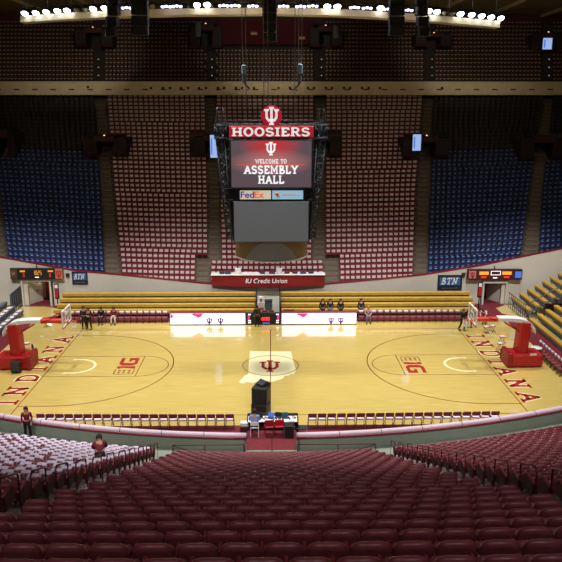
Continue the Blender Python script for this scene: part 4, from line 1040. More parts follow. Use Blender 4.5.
def whitechair(x, y, rz, label):
    t = thing('white_chair', label, 'chair', (x, y, 0), rz)
    MB().box((0, 0, .46), (.44, .42, .05), bev=.02).obj('seat', WHITE, t); MB().box((0, -.21, .78), (.44, .04, .4), 0, (.1, 0, 0), bev=.02).obj('backrest', WHITE, t)
    for a in (-1, 1):
        for b in (-1, 1): MB().tube([(a*.2, b*.19, 0), (a*.19, b*.17, .45)], .018, n=5).obj('leg', WHITE, t)
p = atz(531, 366.5, 0); whitechair(p.x, p.y, 0, 'white chair standing in front of the right red basket base')
p = atz(538, 351, .8)
t = thing('side_table', 'small white round table behind the right basket base', 'table', (17.9, 1.1, 0)); MB().lathe([(0, .72), (.38, .72), (.38, .76), (0, .76)], (0, 0, 0), 16).obj('tabletop', WHITE, t); MB().tube([(0, 0, 0), (0, 0, .72)], .04).obj('pedestal', STEEL, t); MB().lathe([(0, 0), (.25, 0), (.25, .03), (0, .03)], (0, 0, 0), 12).obj('foot', STEEL, t)
for s, nm, yy in ((1, 'right', 1.55), (-1, 'left', 1.5)):
    t = thing('fan_heater', 'round black floor fan beside the %s basket stand' % nm, 'fan', (*atz(33 if s < 0 else 501, 352 if s < 0 else 357, 0).xy, 0), s*1.0); t.scale = (.8, .8, .8)
    mb = MB(); mb.tube([(.3*math.cos(a), 0, .42+.3*math.sin(a)) for a in [2*math.pi*i/18 for i in range(19)]], .035, n=6); mb.obj('cage_ring', BLACKP, t)
    mb = MB(); mb.lathe([(0, -.07), (.08, -.07), (.08, .07), (0, .07)], (0, 0, .42), 10, axis=Matrix.Rotation(R(90), 3, 'X'))
    for i in range(5):
        a = 2*math.pi*i/5; mb.box((.15*math.cos(a), 0, .42+.15*math.sin(a)), (.24, .02, .12), 0, (.4, -a, 0))
    mb.obj('blades', GREYB, t); mb = MB(); mb.tube([(-.25, -.15, .02), (-.25, .15, .02)], .02); mb.tube([(.25, -.15, .02), (.25, .15, .02)], .02); mb.tube([(-.25, 0, .02), (-.3, 0, .42)], .02); mb.tube([(.25, 0, .02), (.3, 0, .42)], .02); mb.obj('foot', BLACK, t)
t = thing('monitor_cart', 'black box with a cable leaning on the left basket base', 'equipment', (-16.2, -1.15, 0)); MB().box((0, 0, .42), (.62, .3, .72), bev=.04).obj('body', BLACKP, t); MB().box((0, -.16, .45), (.48, .03, .5), bev=.01).obj('front_grille', DKGREY, t)
for a in (-1, 1): MB().lathe([(0, -.03), (.06, -.03), (.06, .03), (0, .03)], (a*.24, 0, .06), 8, axis=Matrix.Rotation(R(90), 3, 'Y')).obj('wheel', BLACK, t)
# ================================================================== NEAR STAND
NK = 36
def ny(k, x): return -14.3-.81*k+.0125*x*x*max(0, 1-k/34)
def nz(k): return .5+.383*k
CURVX = [-26+52*i/32 for i in range(33)]
def ribbon(mb, f0, f1, mi=0, xs=CURVX):
    vs = []
    for x in xs: vs += [f0(x), f1(x)]
    mb.add(vs, [(2*i, 2*i+2, 2*i+3, 2*i+1) for i in range(len(xs)-1)], mi)
mb = MB()
for k in range(NK):
    off = .42
    ribbon(mb, lambda x: (x, ny(k, x)+off, nz(k)), lambda x: (x, ny(k+1, x)+off, nz(k)))
    ribbon(mb, lambda x: (x, ny(k+1, x)+off, nz(k)), lambda x: (x, ny(k+1, x)+off, nz(k+1)))
    mb2 = 0
for f in range(len(mb.f)): mb.f[f] = mb.f[f][::-1]
nd = struct('floor_near_stand', mb, mat('pale_aisle_concrete', S(140, 134, 130), .85, noise=.1, nscale=3), 'stepped pale concrete deck of the near seating stand', 'stand')
def by(x): return -12.3+.0125*x*x
mb = MB(); ribbon(mb, lambda x: (x, by(x)-.12, .36), lambda x: (x, ny(0, x)+.43, .36)); ribbon(mb, lambda x: (x, ny(0, x)+.43, .36), lambda x: (x, ny(0, x)+.43, .5))
for f in range(len(mb.f)): mb.f[f] = mb.f[f][::-1]
mb.obj('front_walkway', GGREY, nd)
for s, nm in ((-1, 'left'), (1, 'right')):
    xs = [x for x in [lerp(1.25 if s > 0 else -1.15, s*24, i/22) for i in range(23)]]
    mb = MB()
    ribbon(mb, lambda x: (x, by(x)-.1, .3), lambda x: (x, by(x)-.1, 1.0), 0, xs); ribbon(mb, lambda x: (x, by(x)+.1, 0), lambda x: (x, by(x)+.1, 1.0), 0, xs); ribbon(mb, lambda x: (x, by(x)-.1, 1.0), lambda x: (x, by(x)+.1, 1.0), 0, xs)
    mb.add([(xs[0], by(xs[0])-.1, 0), (xs[0], by(xs[0])+.1, 0), (xs[0], by(xs[0])+.1, 1), (xs[0], by(xs[0])-.1, 1)], [(0, 1, 2, 3)])
    bw = struct('wall_near_'+nm, mb, GGREY, 'grey green parapet wall in front of the near stand, %s of the scorer table' % nm)
    xs2 = [x for x in xs]
    mb = MB(); mb.tube([(x, by(x)+.02, 1.06) for x in xs2], .15, n=8); mb.obj('padded_cap', PINKW, bw)
    mb = MB(); mb.tube([(x, by(x)-.14, 1.0) for x in xs2], .055, n=6); mb.obj('maroon_edge', MAROON_P, bw)
    mb = MB()
    for i in range(0, 22, 2): mb.tube([(xs2[i]+.0, by(xs2[i])+.02-.005, 1.06), (xs2[i]+.03, by(xs2[i]+.03)+.02, 1.06)], .156, n=8)
    mb.obj('cap_joint', DKGREY, bw)
# seats
def seat_parts():
    # backrest: rounded padded slab, leaning back (towards -y)
    m = MB(); n = 20; loops = []
    def outline(sx, sz, y, zc=.62):
        L = []
        for i in range(n):
            a = 2*math.pi*i/n; c_, s_ = math.cos(a), math.sin(a)
            e = .55; x = sx*abs(c_)**e*(1 if c_ > 0 else -1); z = sz*abs(s_)**e*(1 if s_ > 0 else -1)
            w_ = 1-.08*(z < 0)*abs(z)/sz
            L.append((x*w_, y-.22*(z+.2)-.10*(1-(x/.24)**2)*.35, zc+z))
        return L
    for sx, sz, y in ((.17, .14, -.060), (.215, .195, -.050), (.232, .218, -.015), (.232, .218, .015), (.21, .19, .055), (.16, .13, .065)): loops += outline(sx, sz, y)
    fs = []
    for l in range(5):
        for i in range(n): fs.append((l*n+i, l*n+(i+1) % n, (l+1)*n+(i+1) % n, (l+1)*n+i))
    fs += [tuple(range(n-1, -1, -1)), tuple(range(5*n, 6*n))]
    m.add(loops, fs, 0, True)
    s = MB(); s.box((0, .2, .42), (.42, .13, .4), 0, (.12, 0, 0), bev=.05)       # tipped up seat
    a = MB(); a.box((-.248, .08, .60), (.045, .34, .035), 0, bev=.015); a.box((-.248, .03, .32), (.035, .12, .58), 0, bev=.01)
    p = MB(); p.tube([(-.22, .05, .36), (.22, .05, .36)], .03, n=5); p.box((-.248, .02, .02), (.07, .28, .04))
    l = MB(); l.box((0, -.115, .45), (.43, .03, .03), 0, (.2, 0, 0), bev=.01)
    return m, s, a, p, l
PB, PS, PA, PP, PL = seat_parts()
ALM, ALMR, ARM = -5.35, 5.85, .45
def aisleL(k): return -4.85
def aisleR(k): return 5.25+.02*k
nseats = []
for k in range(NK):
    for blk in (-1, 0, 1):
        if blk == 0: xa, xb = aisleL(k)+.5, aisleR(k)-.5
        elif blk == -1: xa, xb = -20.0, aisleL(k)-.55
        else: xa, xb = aisleR(k)+.55, 20.0
        n = int((xb-xa)/.5+.01); sh = .25*(k % 2) if blk == 0 else 0
        for i in range(n - (1 if blk == 0 and k % 2 else 0)):
            x = (xa+xb)/2-(n*.5)/2+.25+.5*i+sh if blk == 0 else (xb-.25-.5*i if blk < 0 else xa+.25+.5*i)
            y = ny(k, x); z = nz(k); tp = px((x, y, z+.84))
            if (Vector((x, y, z))-CAM).dot(CR@Vector((0, 0, -1))) < 3: continue
            if tp[0] < -30 or tp[0] > 592 or tp[1] > 566: continue
            if k == 0 and blk == 0 and abs(x-.05) < .01: pass
            slope = .025*x*max(0, 1-k/34)
            dist = (Vector((x, y, z))-CAM).length
            nseats.append(dict(k=k, b=blk, i=i, x=x, y=y, z=z, rz=math.atan(slope), d=dist, n=n, tp=tp))
nseats.sort(key=lambda q: q['d'])
kmax = max(q['k'] for q in nseats)
bn = {-1: 'left block', 0: 'centre block', 1: 'right block'}
root0 = None
byrow = {}
for q in nseats: byrow.setdefault((q['b'], q['k']), []).append(q)
for L in byrow.values():
    L.sort(key=lambda q: q['x'])
    for j, q in enumerate(L): q['fromL'] = j+1; q['fromR'] = len(L)-j
for q in nseats[:300]:
    row = kmax-q['k']+1
    if q['b'] == 0:
        side, num = ('left', q['fromL']) if q['fromL'] <= q['fromR'] else ('right', q['fromR'])
    elif q['b'] < 0: side, num = 'right', q['fromR']
    else: side, num = 'left', q['fromL']
    lab = 'maroon padded seat, %s row from the bottom, %s from %s end, %s' % (ordw(row), ordw(num), side, bn[q['b']])
    if root0 is None:
        root0 = thing('theater_seat', lab, 'seat', (q['x'], q['y'], q['z']), q['rz'], 'padded seats of the near stand')
        bk = PB.obj('backrest', MAROON, root0); PL.obj('lower_rim', MAROON_P, bk)
        PS.obj('seat', MAROON, root0); PA.obj('armrest', MAROON_P, root0); PP.obj('pedestal', RAILM, root0)
        register(root0)
    else: dup(root0, (q['x'], q['y'], q['z']), q['rz'], lab)
mb = MB()
one = MB()
for src, mi in ((PB, 0), (PS, 0), (PA, 1), (PP, 1)):
    o = len(one.v); one.v += src.v; one.f += [tuple(i+o for i in f) for f in src.f]; one.m += [mi]*len(src.f); one.sm += src.sm
for q in nseats[300:]:
    o = len(mb.v); c_, s_ = math.cos(q['rz']), math.sin(q['rz'])
    mb.v += [(a*c_-b*s_+q['x'], a*s_+b*c_+q['y'], c+q['z']) for a, b, c in one.v]; mb.f += [tuple(i+o for i in f) for f in one.f]; mb.m += one.m; mb.sm += one.sm
o = mb.obj('theater_seats', [MAROON, MAROON_P]); tag(o, 'maroon padded seats of the near stand, the smaller ones nearer the court', 'seat', None, 'stuff')
# pale shirts over the seats of the left block
sh0 = None; cnt = 0
for q in sorted(nseats, key=lambda q: q['d']):
    if q['b'] != -1 or q['k'] > 17 or cnt >= 300 or rnd.random() < .08: continue
    if q['tp'][0] < -8: continue
    row = q['k']+1
    lab = 'pale shirt draped on left block seat, %s row from parapet, %s from aisle' % (ordw(row), ordw(q['fromR']))
    if sh0 is None:
        m = MB(); prof = [(.10, .60), (.085, .68), (.05, .79), (-.02, .865), (-.10, .875), (-.15, .82), (-.158, .76), (-.155, .70)]
        vs = []; n = 8; M_ = len(prof)
        for i in range(n+1):
            xx = (-.175+.35*i/n)
            for j, (a, b) in enumerate(prof): vs.append((xx*(1+.08*math.sin(j*1.3)), a+.012*math.sin(i*2.3+j), b-.03*abs(xx/.2)**4+.008*math.sin(i*1.9)*(j in (0, 7))*3))
        m.add(vs, [(i*M_+j, i*M_+j+1, (i+1)*M_+j+1, (i+1)*M_+j) for i in range(n) for j in range(M_-1)], 0, True)
        sh0 = m.obj('draped_shirt', mat('lavender_white_cloth', S(205, 192, 212), .8, noise=.12, nscale=14)); md = sh0.modifiers.new('s', 'SOLIDIFY'); md.thickness = .012; o = sh0
    else: o = sh0.copy(); COL.objects.link(o)
    o.location = (q['x'], q['y'], q['z']); o.rotation_euler = (0, 0, q['rz']+rnd.uniform(-.12, .12)); o.scale = (rnd.uniform(.85, 1.05), 1, 1)
    tag(o, lab, 'shirt', 'pale shirts on the seats of the left block'); cnt += 1
# handrails and end panels along both aisles
def rail(x, k, side, w_):
    y = ny(k, x); z = nz(k)
    t = thing('aisle_handrail', 'dark looped handrail on the %s aisle, %s up from the parapet' % (side, w_), 'handrail', (x, y, z), 0, 'looped handrails of the %s aisle' % side)
    mb = MB(); dy, dz = -.81, .383
    mb.tube([(0, .35, -.15), (0, .35, .86), (0, .30, .93), (0, dy*.6, .93+dz*.9), (0, dy*.75, .86+dz*.9), (0, dy*.8, dz)], .024, n=6); mb.obj('rail_loop', RAILM, t)
    mb = MB(); mb.box((0, .35, -.13), (.09, .09, .02)); mb.box((0, dy*.8, dz+.01), (.09, .09, .02)); mb.obj('foot_plate', RAILM, t)
def endpanel(x, k, side, w_):
    y = ny(k, x); z = nz(k)
    t = thing('row_end_panel', 'dark maroon row end panel on the %s aisle, %s from the parapet' % (side, w_), 'panel', (x, y, z), 0, 'row end panels of the %s aisle' % side)
    MB().box((0, .03, .50), (.05, .52, .36), bev=.02).obj('panel', MAROON_D, t); MB().box((0, -.02, .70), (.07, .5, .05), bev=.015).obj('armrest_cap', MAROON_P, t)
for side, f, s in (('left', aisleL, -1), ('right', aisleR, 1)):
    for k in range(0, 26):
        x = f(k)+s*.5
        if not (-20 < px((x, ny(k, x), nz(k)+.8))[0] < 582): continue
        endpanel(x, k, side, ordw(k+1)+' row')
        if k % 2 == 0: rail(x-s*.12, k, side, ordw(k//2+1)+' rail')
# front rails by the walkway
for s, nm in ((-1, 'left'), (1, 'right')):
    t = thing('front_railing', 'thin maroon railing with a slanted brace behind the parapet, %s of the scorer stairs' % nm, 'railing', (0, -13.05, .36))
    xs = [s*q for q in (1.3, 3.2, 5.0)] if s > 0 else [-1.25, -3.1, -4.6]
    mb = MB()
    for x in xs: mb.tube([(x, 0, 0), (x, 0, .62)], .025)
    mb.obj('post', RAILM, t)
    mb = MB(); mb.tube([(xs[0], 0, .1), (xs[2], 0, .1)], .02); mb.tube([(xs[0], 0, .62), (xs[2], 0, .62)], .02); mb.obj('rail', RAILM, t)
    mb = MB(); mb.tube([(xs[1]*.95, 0, .02), (xs[2], 0, .6)], .02); mb.obj('brace', RAILM, t)
# ================================================================== SCORER PLATFORM
mb = MB(); mb.box((.08, -11.2, .17), (2.5, 3.4, .34)); mb.box((.08, -13.2, .3), (2.3, 1.0, .3)); 
for i in range(3): mb.box((.08, -13.6+.0*i, .4), (2.2, .35, .3))
pl = struct('floor_platform', mb, CARPET, 'maroon stair platform leading down to the scorer table', 'platform')
mb = MB(); mb.tube([(.08, -13.0, .47), (.08, -12.0, .36), (.08, -11, .36)], .02); mb.obj('seam_strip', MAROON_D, pl)
for s in (-1, 1):
    t = thing('stair_rail', 'dark rail at the %s edge of the stair platform' % ('left' if s < 0 else 'right'), 'railing', (.08+s*1.28, -13.2, .34))
    MB().tube([(0, 0, 0), (0, 0, .75), (0, .9, .6), (0, .9, -.1)], .025).obj('rail_loop', BLACK if s > 0 else RAILM, t); MB().box((0, 0, .01), (.1, .1, .02)).obj('foot_plate', BLACK, t)
tb = thing('scorer_table', 'long dark table with a white top beside the tall speaker', 'table', (.12, -9.85, .0))
MB().box((0, .05, .77), (2.55, .72, .04), bev=.012).obj('tabletop', WHITE, tb); MB().box((0, .43, .5), (2.65, .06, .86), bev=.02).obj('front_panel', BLACKP, tb)
for a in (-1, 1):
    MB().box((a*1.3, .1, .42), (.06, .66, .8), bev=.02).obj('side_panel', BLACKP, tb)
    for b in (-.25, .3): MB().tube([(a*1.1, b, 0), (a*1.1, b, .75)], .02).obj('leg', DKGREY, tb)
TT = .79
def tp(u, dy=0): return (aty(u, 417, -9.85+dy).x, -9.85+dy, TT)
def laptop(u, dy, m, label):
    t = thing('laptop', label, 'laptop', tp(u, dy), rnd.uniform(-.3, .3)+math.pi*0, 'laptops on the scorer table')
    MB().box((0, 0, .01), (.34, .24, .02), bev=.005).obj('keyboard_base', DKGREY, t); MB().box((0, .14, .13), (.34, .015, .24), 0, (-.25, 0, 0), bev=.005).obj('lid', m, t)
laptop(270.5, .12, LED_BL, 'open laptop with a bright blue screen in the middle of the scorer table')
laptop(285, .12, mat('teal_lid', S(30, 96, 120), .4), 'open laptop with a teal lid on the right half of the scorer table')
laptop(260, .1, BLACKP, 'open black laptop left of the bright laptop on the scorer table'); laptop(278, .15, BLACKP, 'open black laptop between the two coloured laptops')
for u, dy, m, l in ((265, .0, BLACKP, 'black headset between the two left laptops'), (275, -.1, BLACKP, 'black headset in front of the bright laptop'), (281, -.05, RAILM, 'dark red headset by the teal laptop'), (289, .0, BLACKP, 'black headset right of the teal laptop')):
    t = thing('headset', l+' on the scorer table', 'headset', tp(u, dy), .3*u, 'headsets on the scorer table'); MB().tube([(.09*math.cos(a), 0, .05+.09*math.sin(a)) for a in [math.pi*i/8 for i in range(9)]], .012, n=5).obj('headband', m, t)
    for s in (-1, 1): MB().lathe([(0, -.02), (.045, -.02), (.045, .02), (0, .02)], (s*.09, 0, .05), 8, axis=Matrix.Rotation(R(90), 3, 'Y')).obj('ear_cup', m, t)
for u, dy, m, l in ((293, .1, WHITE, 'white'), (295, .05, RED, 'red'), (257, .15, RED, 'dark red')):
    t = thing('cup', '%s paper cup standing on the scorer table' % l, 'cup', tp(u, dy), 0, 'cups on the scorer table'); MB().lathe([(0, 0), (.035, 0), (.045, .12), (.04, .12), (.032, .01)], (0, 0, 0), 12).obj('cup_body', m, t); MB().lathe([(0, .125), (.047, .125), (.047, .135), (0, .135)], (0, 0, 0), 12).obj('lid', WHITE if m != WHITE else RED, t)
for u, l in ((264, 'left'), (276, 'middle'), (291, 'right')):
    o = MB().box((0, 0, .012), (.26, .34, .024), 0, (0, 0, .2)).obj('paper_sheets', WHITE, None, tp(u, -.15)); tag(o, 'white papers on the %s part of the scorer table' % l, 'papers', 'papers on the scorer table')
def padchair(x, y, label, m):
    t = thing('padded_chair', label, 'chair', (x, y, .34), .1, 'red padded chairs at the scorer table')
    MB().box((0, .03, .46), (.46, .44, .09), bev=.035).obj('seat', m, t); MB().box((0, -.22, .74), (.46, .07, .36), 0, (.12, 0, 0), bev=.035).obj('backrest', m, t)
    for s in (-1, 1):
        for b in (-1, 1): MB().tube([(s*.2, b*.2, 0), (s*.2, b*.18, .44)], .014, n=5).obj('leg', BLACK, t)
padchair(aty(269, 430, -10.7).x, -10.7, 'red padded chair at the scorer table beside the person in blue', mat('red_vinyl_1', S(150, 28, 44), .4))
padchair(aty(279, 430, -10.7).x, -10.65, 'brighter red padded chair at the scorer table, nearer the black case', mat('red_vinyl_2', S(186, 24, 38), .4))
t = thing('road_case', 'black equipment case with metal edges on the right of the platform', 'case', (aty(289, 428, -10.8).x, -10.85, .34)); MB().box((0, 0, .32), (.5, .5, .64), bev=.03).obj('case_body', BLACKP, t)
mb = MB()
for a in (-1, 1):
    for b in (-1, 1): mb.box((a*.25, b*.25, .32), (.03, .03, .64))
mb.obj('edge_trim', STEEL, t)
t = thing('white_box', 'small white box on a dark stand left of the scorer table', 'box', (aty(244.5, 428, -10).x, -10.0, 0)); MB().box((0, 0, .62), (.4, .34, .2), bev=.02).obj('box_body', WHITE, t); MB().box((0, 0, .26), (.44, .38, .5), bev=.03).obj('stand', MAROON_D, t)
t = thing('metal_cart', 'low grey metal cart right of the scorer table', 'cart', (aty(300.5, 427, -10).x, -10.0, 0)); MB().box((0, 0, .38), (.7, .4, .05), bev=.01).obj('shelf', DKGREY, t)
for a in (-1, 1):
    for b in (-1, 1): MB().tube([(a*.32, b*.16, 0), (a*.32, b*.16, .38)], .02, n=5).obj('leg', STEEL, t)
# big speaker stack
def speaker(x, y, z, w, d, h, rz, label):
    t = thing('loudspeaker', label, 'speaker', (x, y, z), rz, 'stacked loudspeakers by the scorer table')
    MB().box((0, 0, h/2), (w, d, h), bev=.035).obj('cabinet', mat('speaker_%d' % int(z*10), S(34, 36, 34), .55), t)
    MB().box((w/2+.005, 0, h/2), (.02, d*.82, h*.86), bev=.01).obj('grille', DKGREY, t); MB().box((0, -d/2-.006, h*.7), (.22, .02, .09), bev=.005).obj('handle', BLACK, t)
spx = aty(262, 400, -8.1)
speaker(aty(261, 400, -8.1).x, -8.1, 0, .86, .8, .98, -.38, 'lower black loudspeaker of the stack behind the scorer table')
speaker(aty(261, 400, -8.1).x, -8.1, .98, .84, .76, .92, -.3, 'upper black loudspeaker of the stack behind the scorer table')
t = thing('horn_speaker', 'dark wedge speaker lying on top of the loudspeaker stack', 'speaker', (aty(263.5, 384, -7.95).x, -7.95, 1.9), .7); MB().poly([(-.3, 0), (.3, 0), (.3, .12), (0, .3), (-.3, .12)], ((0, .25, 0), XP, ZP), .5).obj('cabinet', mat('wedge_navy', S(40, 48, 60), .5), t); MB().box((0, -.26, .1), (.4, .02, .12)).obj('grille', BLACK, t)
# ================================================================== PEOPLE
def skin_mesh(name, chains, m, parent, sub=1):
    """chains: list of [(index or None, point, radius)] ; first chain starts at the root. A point given as ('@', i) reuses vertex i."""
    vs = []; rs = []; es = []; names = {}
    for ch in chains:
        prev = None
        for it in ch:
            if isinstance(it, str): cur = names[it]
            else:
                key, p, r = it; vs.append(tuple(p)); rs.append(r); cur = len(vs)-1
                if key: names[key] = cur
            if prev is not None: es.append((prev, cur))
            prev = cur
    me = bpy.data.meshes.new(name); me.from_pydata(vs, es, []); me.materials.append(m)
    o = bpy.data.objects.new(name, me); COL.objects.link(o)
    sk = o.modifiers.new('skin', 'SKIN'); sk.use_smooth_shade = True
    if not me.skin_vertices: 
        bpy.context.view_layer.update()
    lay = me.skin_vertices[0].data if me.skin_vertices else None
    if lay is None: raise RuntimeError('no skin layer')
    for i, r in enumerate(rs):
        rr = r if isinstance(r, tuple) else (r, r); lay[i].radius = rr; lay[i].use_root = (i == 0)
    sb = o.modifiers.new('sub', 'SUBSURF'); sb.levels = sub; sb.render_levels = sub
    dg = bpy.context.evaluated_depsgraph_get(); me2 = bpy.data.meshes.new_from_object(o.evaluated_get(dg)); bpy.data.objects.remove(o)
    me2.name = name; o = bpy.data.objects.new(name, me2); COL.objects.link(o)
    for p_ in me2.polygons: p_.use_smooth = True
    if parent: o.parent = parent
    return o
POSE = {
 'stand': dict(pel=(0, 0, .95), ch=(0, .01, 1.36), nk=(0, .0, 1.48), hd=(0, .03, 1.63), L=[(-.1, 0, .9), (-.11, .02, .5), (-.12, -.02, .08)], Rr=[(.1, 0, .9), (.11, .03, .5), (.13, 0, .08)],
     AL=[(-.19, 0, 1.42), (-.25, -.02, 1.13), (-.22, .1, .9)], AR=[(.19, 0, 1.42), (.25, -.02, 1.13), (.23, .1, .9)]),
 'crossed': dict(pel=(0, 0, .95), ch=(0, .01, 1.36), nk=(0, .0, 1.48), hd=(0, .05, 1.62), L=[(-.1, 0, .9), (-.14, .02, .5), (-.16, -.02, .08)], Rr=[(.1, 0, .9), (.14, .03, .5), (.16, 0, .08)],
     AL=[(-.19, 0, 1.42), (-.27, .0, 1.15), (-.07, .2, 1.13)], AR=[(.19, 0, 1.42), (.27, .0, 1.15), (.07, .22, 1.16)]),
 'walk': dict(pel=(0, 0, .94), ch=(0, .03, 1.35), nk=(0, .03, 1.47), hd=(0, .07, 1.62), L=[(-.1, 0, .9), (-.12, .14, .5), (-.12, .1, .08)], Rr=[(.1, 0, .9), (.11, -.04, .5), (.12, -.24, .1)],
     AL=[(-.19, .02, 1.41), (-.25, -.1, 1.14), (-.22, -.02, .9)], AR=[(.19, .02, 1.41), (.25, .08, 1.14), (.2, .26, 1.0)]),
 'sit': dict(pel=(0, 0, .56), ch=(0, .04, .97), nk=(0, .06, 1.09), hd=(0, .11, 1.23), L=[(-.1, .02, .56), (-.14, .42, .54), (-.14, .42, .08)], Rr=[(.1, .02, .56), (.14, .42, .54), (.15, .46, .08)],
     AL=[(-.19, .05, 1.02), (-.26, .12, .76), (-.12, .34, .66)], AR=[(.19, .05, 1.02), (.26, .12, .76), (.1, .34, .66)]),
 'bend': dict(pel=(0, -.1, .9), ch=(0, .28, 1.12), nk=(0, .39, 1.16), hd=(0, .52, 1.2), L=[(-.1, -.1, .86), (-.13, .02, .48), (-.13, -.06, .08)], Rr=[(.1, -.1, .86), (.13, .02, .48), (.13, -.04, .08)],
     AL=[(-.19, .3, 1.12), (-.25, .42, .9), (-.14, .58, .76)], AR=[(.19, .3, 1.12), (.25, .42, .9), (.14, .6, .78)]),
}
def hand(key, w, dirv, side):
    d = Vector(dirv).normalized(); sidev = d.cross(Vector((0, 0, 1))); sidev = Vector((1, 0, 0)) if sidev.length < .1 else sidev.normalized()
    nrm = d.cross(sidev).normalized(); w = Vector(w); out = []
    palm = w+d*.05
    out.append([key, (key+'p', palm, (.036, .018))])
    for i, (o_, L) in enumerate(((-.027, .066), (-.009, .078), (.009, .073), (.027, .056))):
        b = palm+sidev*o_+d*.035
        out.append([key+'p', (None, b, .010), (None, b+d*L*.5, .009), (None, b+d*L*.85+nrm*.02*side, .008)])
    out.append([key+'p', (None, palm+sidev*(-.045*side)+d*.005, .011), (None, palm+sidev*(-.066*side)+d*.04, .009)])
    return out
def person(label, loc, rz, pose, top, legs, hair=HAIR, grp=None, longhair=False, shoes=BLACKP, scale=1.0):
    P = POSE[pose]; V = Vector
    t = thing('person', label, 'person', loc, rz, grp); t.scale = (scale,)*3
    pel, ch, nk, hd = map(V, (P['pel'], P['ch'], P['nk'], P['hd'])); mid = pel.lerp(ch, .5); up = (hd-nk).normalized(); fwd = V((0, 1, 0)) if abs(up.y) < .8 else V((0, .3, -1)).normalized()
    fwd = (fwd-up*fwd.dot(up)).normalized()
    C = [[('pel', pel, (.14, .11)), ('mid', mid, (.125, .10)), ('ch', ch, (.155, .11)), ('nk', nk, .058), (None, nk.lerp(hd, .45)+fwd*.01, (.066, .07)), ('face', hd-up*.01+fwd*.005, (.076, .092)), (None, hd+up*.075, (.07, .085)), (None, hd+up*.115, (.04, .05))],
         ['face', (None, hd+fwd*.092-up*.01, .02), (None, hd+fwd*.112-up*.022, .014)]]
    for s, k in ((-1, 'L'), (1, 'Rr')):
        h, kn, an = map(V, P[k]); C.append(['pel', (None, h, .088), (None, h.lerp(kn, .5), .078), (k+'k', kn, .056), (None, kn.lerp(an, .35), .055), (k+'a', an, .038), (None, an+V((0, .07, -.045)), .036), (None, an+V((0, .16, -.055)), .03)])
    hands = []
    for s, k in ((-1, 'AL'), (1, 'AR')):
        sh, el, wr = map(V, P[k]); C.append(['ch', (None, sh, .055), (None, sh.lerp(el, .5), .047), (None, el, .039), (None, el.lerp(wr, .4), .037), (k+'w', wr, .027)]); C += hand(k+'w', wr, wr-el, s)
    for s in (-1, 1): C.append(['face', (None, hd+V((s*.083, -.005, 0)), .016)])
    skin_mesh('body', C, SKIN, t)
    D = [[('pel', pel+V((0, 0, .02)), (.15, .125)), ('mid', mid, (.148, .122)), ('ch', ch+up*.01, (.175, .128)), (None, nk-up*.02, .072)]]
    for k in ('AL', 'AR'):
        sh, el, wr = map(V, P[k]); D.append(['ch', (None, sh, .072), (None, sh.lerp(el, .5), .062), (None, el, .054), (None, el.lerp(wr, .88), .04)])
    skin_mesh('jacket' if top in (BLACKP,) else 'shirt', D, top, t)
    E = [[('pel', pel-V((0, 0, .02)), (.152, .125))]]
    for k in ('L', 'Rr'):
        h, kn, an = map(V, P[k]); E.append(['pel', (None, h, .102), (None, h.lerp(kn, .5), .094), (None, kn, .072), (None, kn.lerp(an, .4), .07), (None, an+V((0, 0, .02)), .058)])
    skin_mesh('trousers', E, legs, t)
    for s, k in ((-1, 'L'), (1, 'Rr')):
        an = V(P[k][2]); MB().box(an+V((0, .07, -.045)), (.105, .28, .075), 0, bev=.03).obj('shoe', shoes, t)
    mb = MB(); rot = Matrix((V((1, 0, 0)), fwd, up)).transposed()
    prof = [(0, .145), (.05, .135), (.085, .10), (.102, .05), (.104, 0), (.098, -.05), (.085, -.1)]
    mb.lathe(prof, hd-fwd*.022+up*.005, 14, axis=rot)
    mb.f = [f for f in mb.f if not (sum((V(mb.v[i])-hd).dot(fwd) for i in f)/len(f) > .05 and sum((V(mb.v[i])-hd).dot(up) for i in f)/len(f) < .075)]; mb.m = [0]*len(mb.f); mb.sm = [True]*len(mb.f)
    if longhair: mb.box(hd-fwd*.09-up*.12, (.2, .06, .26), 0, rot, bev=.028)
    h_ = mb.obj('hair', hair, t); h_.modifiers.new('s', 'SOLIDIFY').thickness = .012
    mb = MB()
    for s in (-1, 1): mb.lathe([(0, -.010), (.012, 0), (0, .010)], hd+fwd*.088+V((s*.032, 0, 0))+up*.018, 6)
    mb.obj('eyes', BLACK, t)
    mb = MB(); mb.box(hd+fwd*.084-up*.055, (.05, .014, .012), 0, rot); mb.obj('mouth', MAROON_P, t)
    return t
NAVYC = mat('navy_cloth', S(26, 30, 46), .8); BLACKC = mat('black_cloth', S(20, 20, 24), .8); MARC = mat('maroon_cloth', S(120, 22, 44), .8); LBC = mat('light_blue_cloth_shirt', S(120, 160, 220), .8); KHAKI = mat('pale_trousers', S(200, 196, 190), .8); GREYC = mat('grey_cloth', S(90, 92, 104), .8); BLOND = mat('blond_hair', S(150, 120, 80), .7)
PI = math.pi
def g(u, v_): return atz(u, v_, 0)
p = g(84.5, 328.3); person('person in dark clothes standing left in the pair near the left basket', p, PI+.3, 'stand', NAVYC, BLACKC)
p = g(89.5, 329.3); person('person in dark clothes standing right in the pair near the left basket, hands in front', p, PI-.2, 'crossed', BLACKC, BLACKC)
def onchair(u, y, z=0): return (aty(u, 315, y).x, y, z)
person('person in black seated on a folding chair on the far left sideline', onchair(101.5, 9.4), PI, 'sit', BLACKC, BLACKC)
person('person in maroon shirt and pale trousers seated on the far left sideline', onchair(114, 9.4), PI, 'sit', MARC, KHAKI)
p = g(462, 330.5); person('person in black suit walking beside the right basket', p, PI+.5, 'walk', BLACKC, BLACKC, hair=GREYC)
p = g(469.5, 327.5); person('person in dark clothes partly behind the right backboard', p, PI, 'stand', NAVYC, GREYC)
p = aty(257, 320, 8.35); person('person in black standing in front of the black scorer panel', (p.x, 8.3, 0), 0, 'stand', BLACKC, BLACKC, scale=.97)
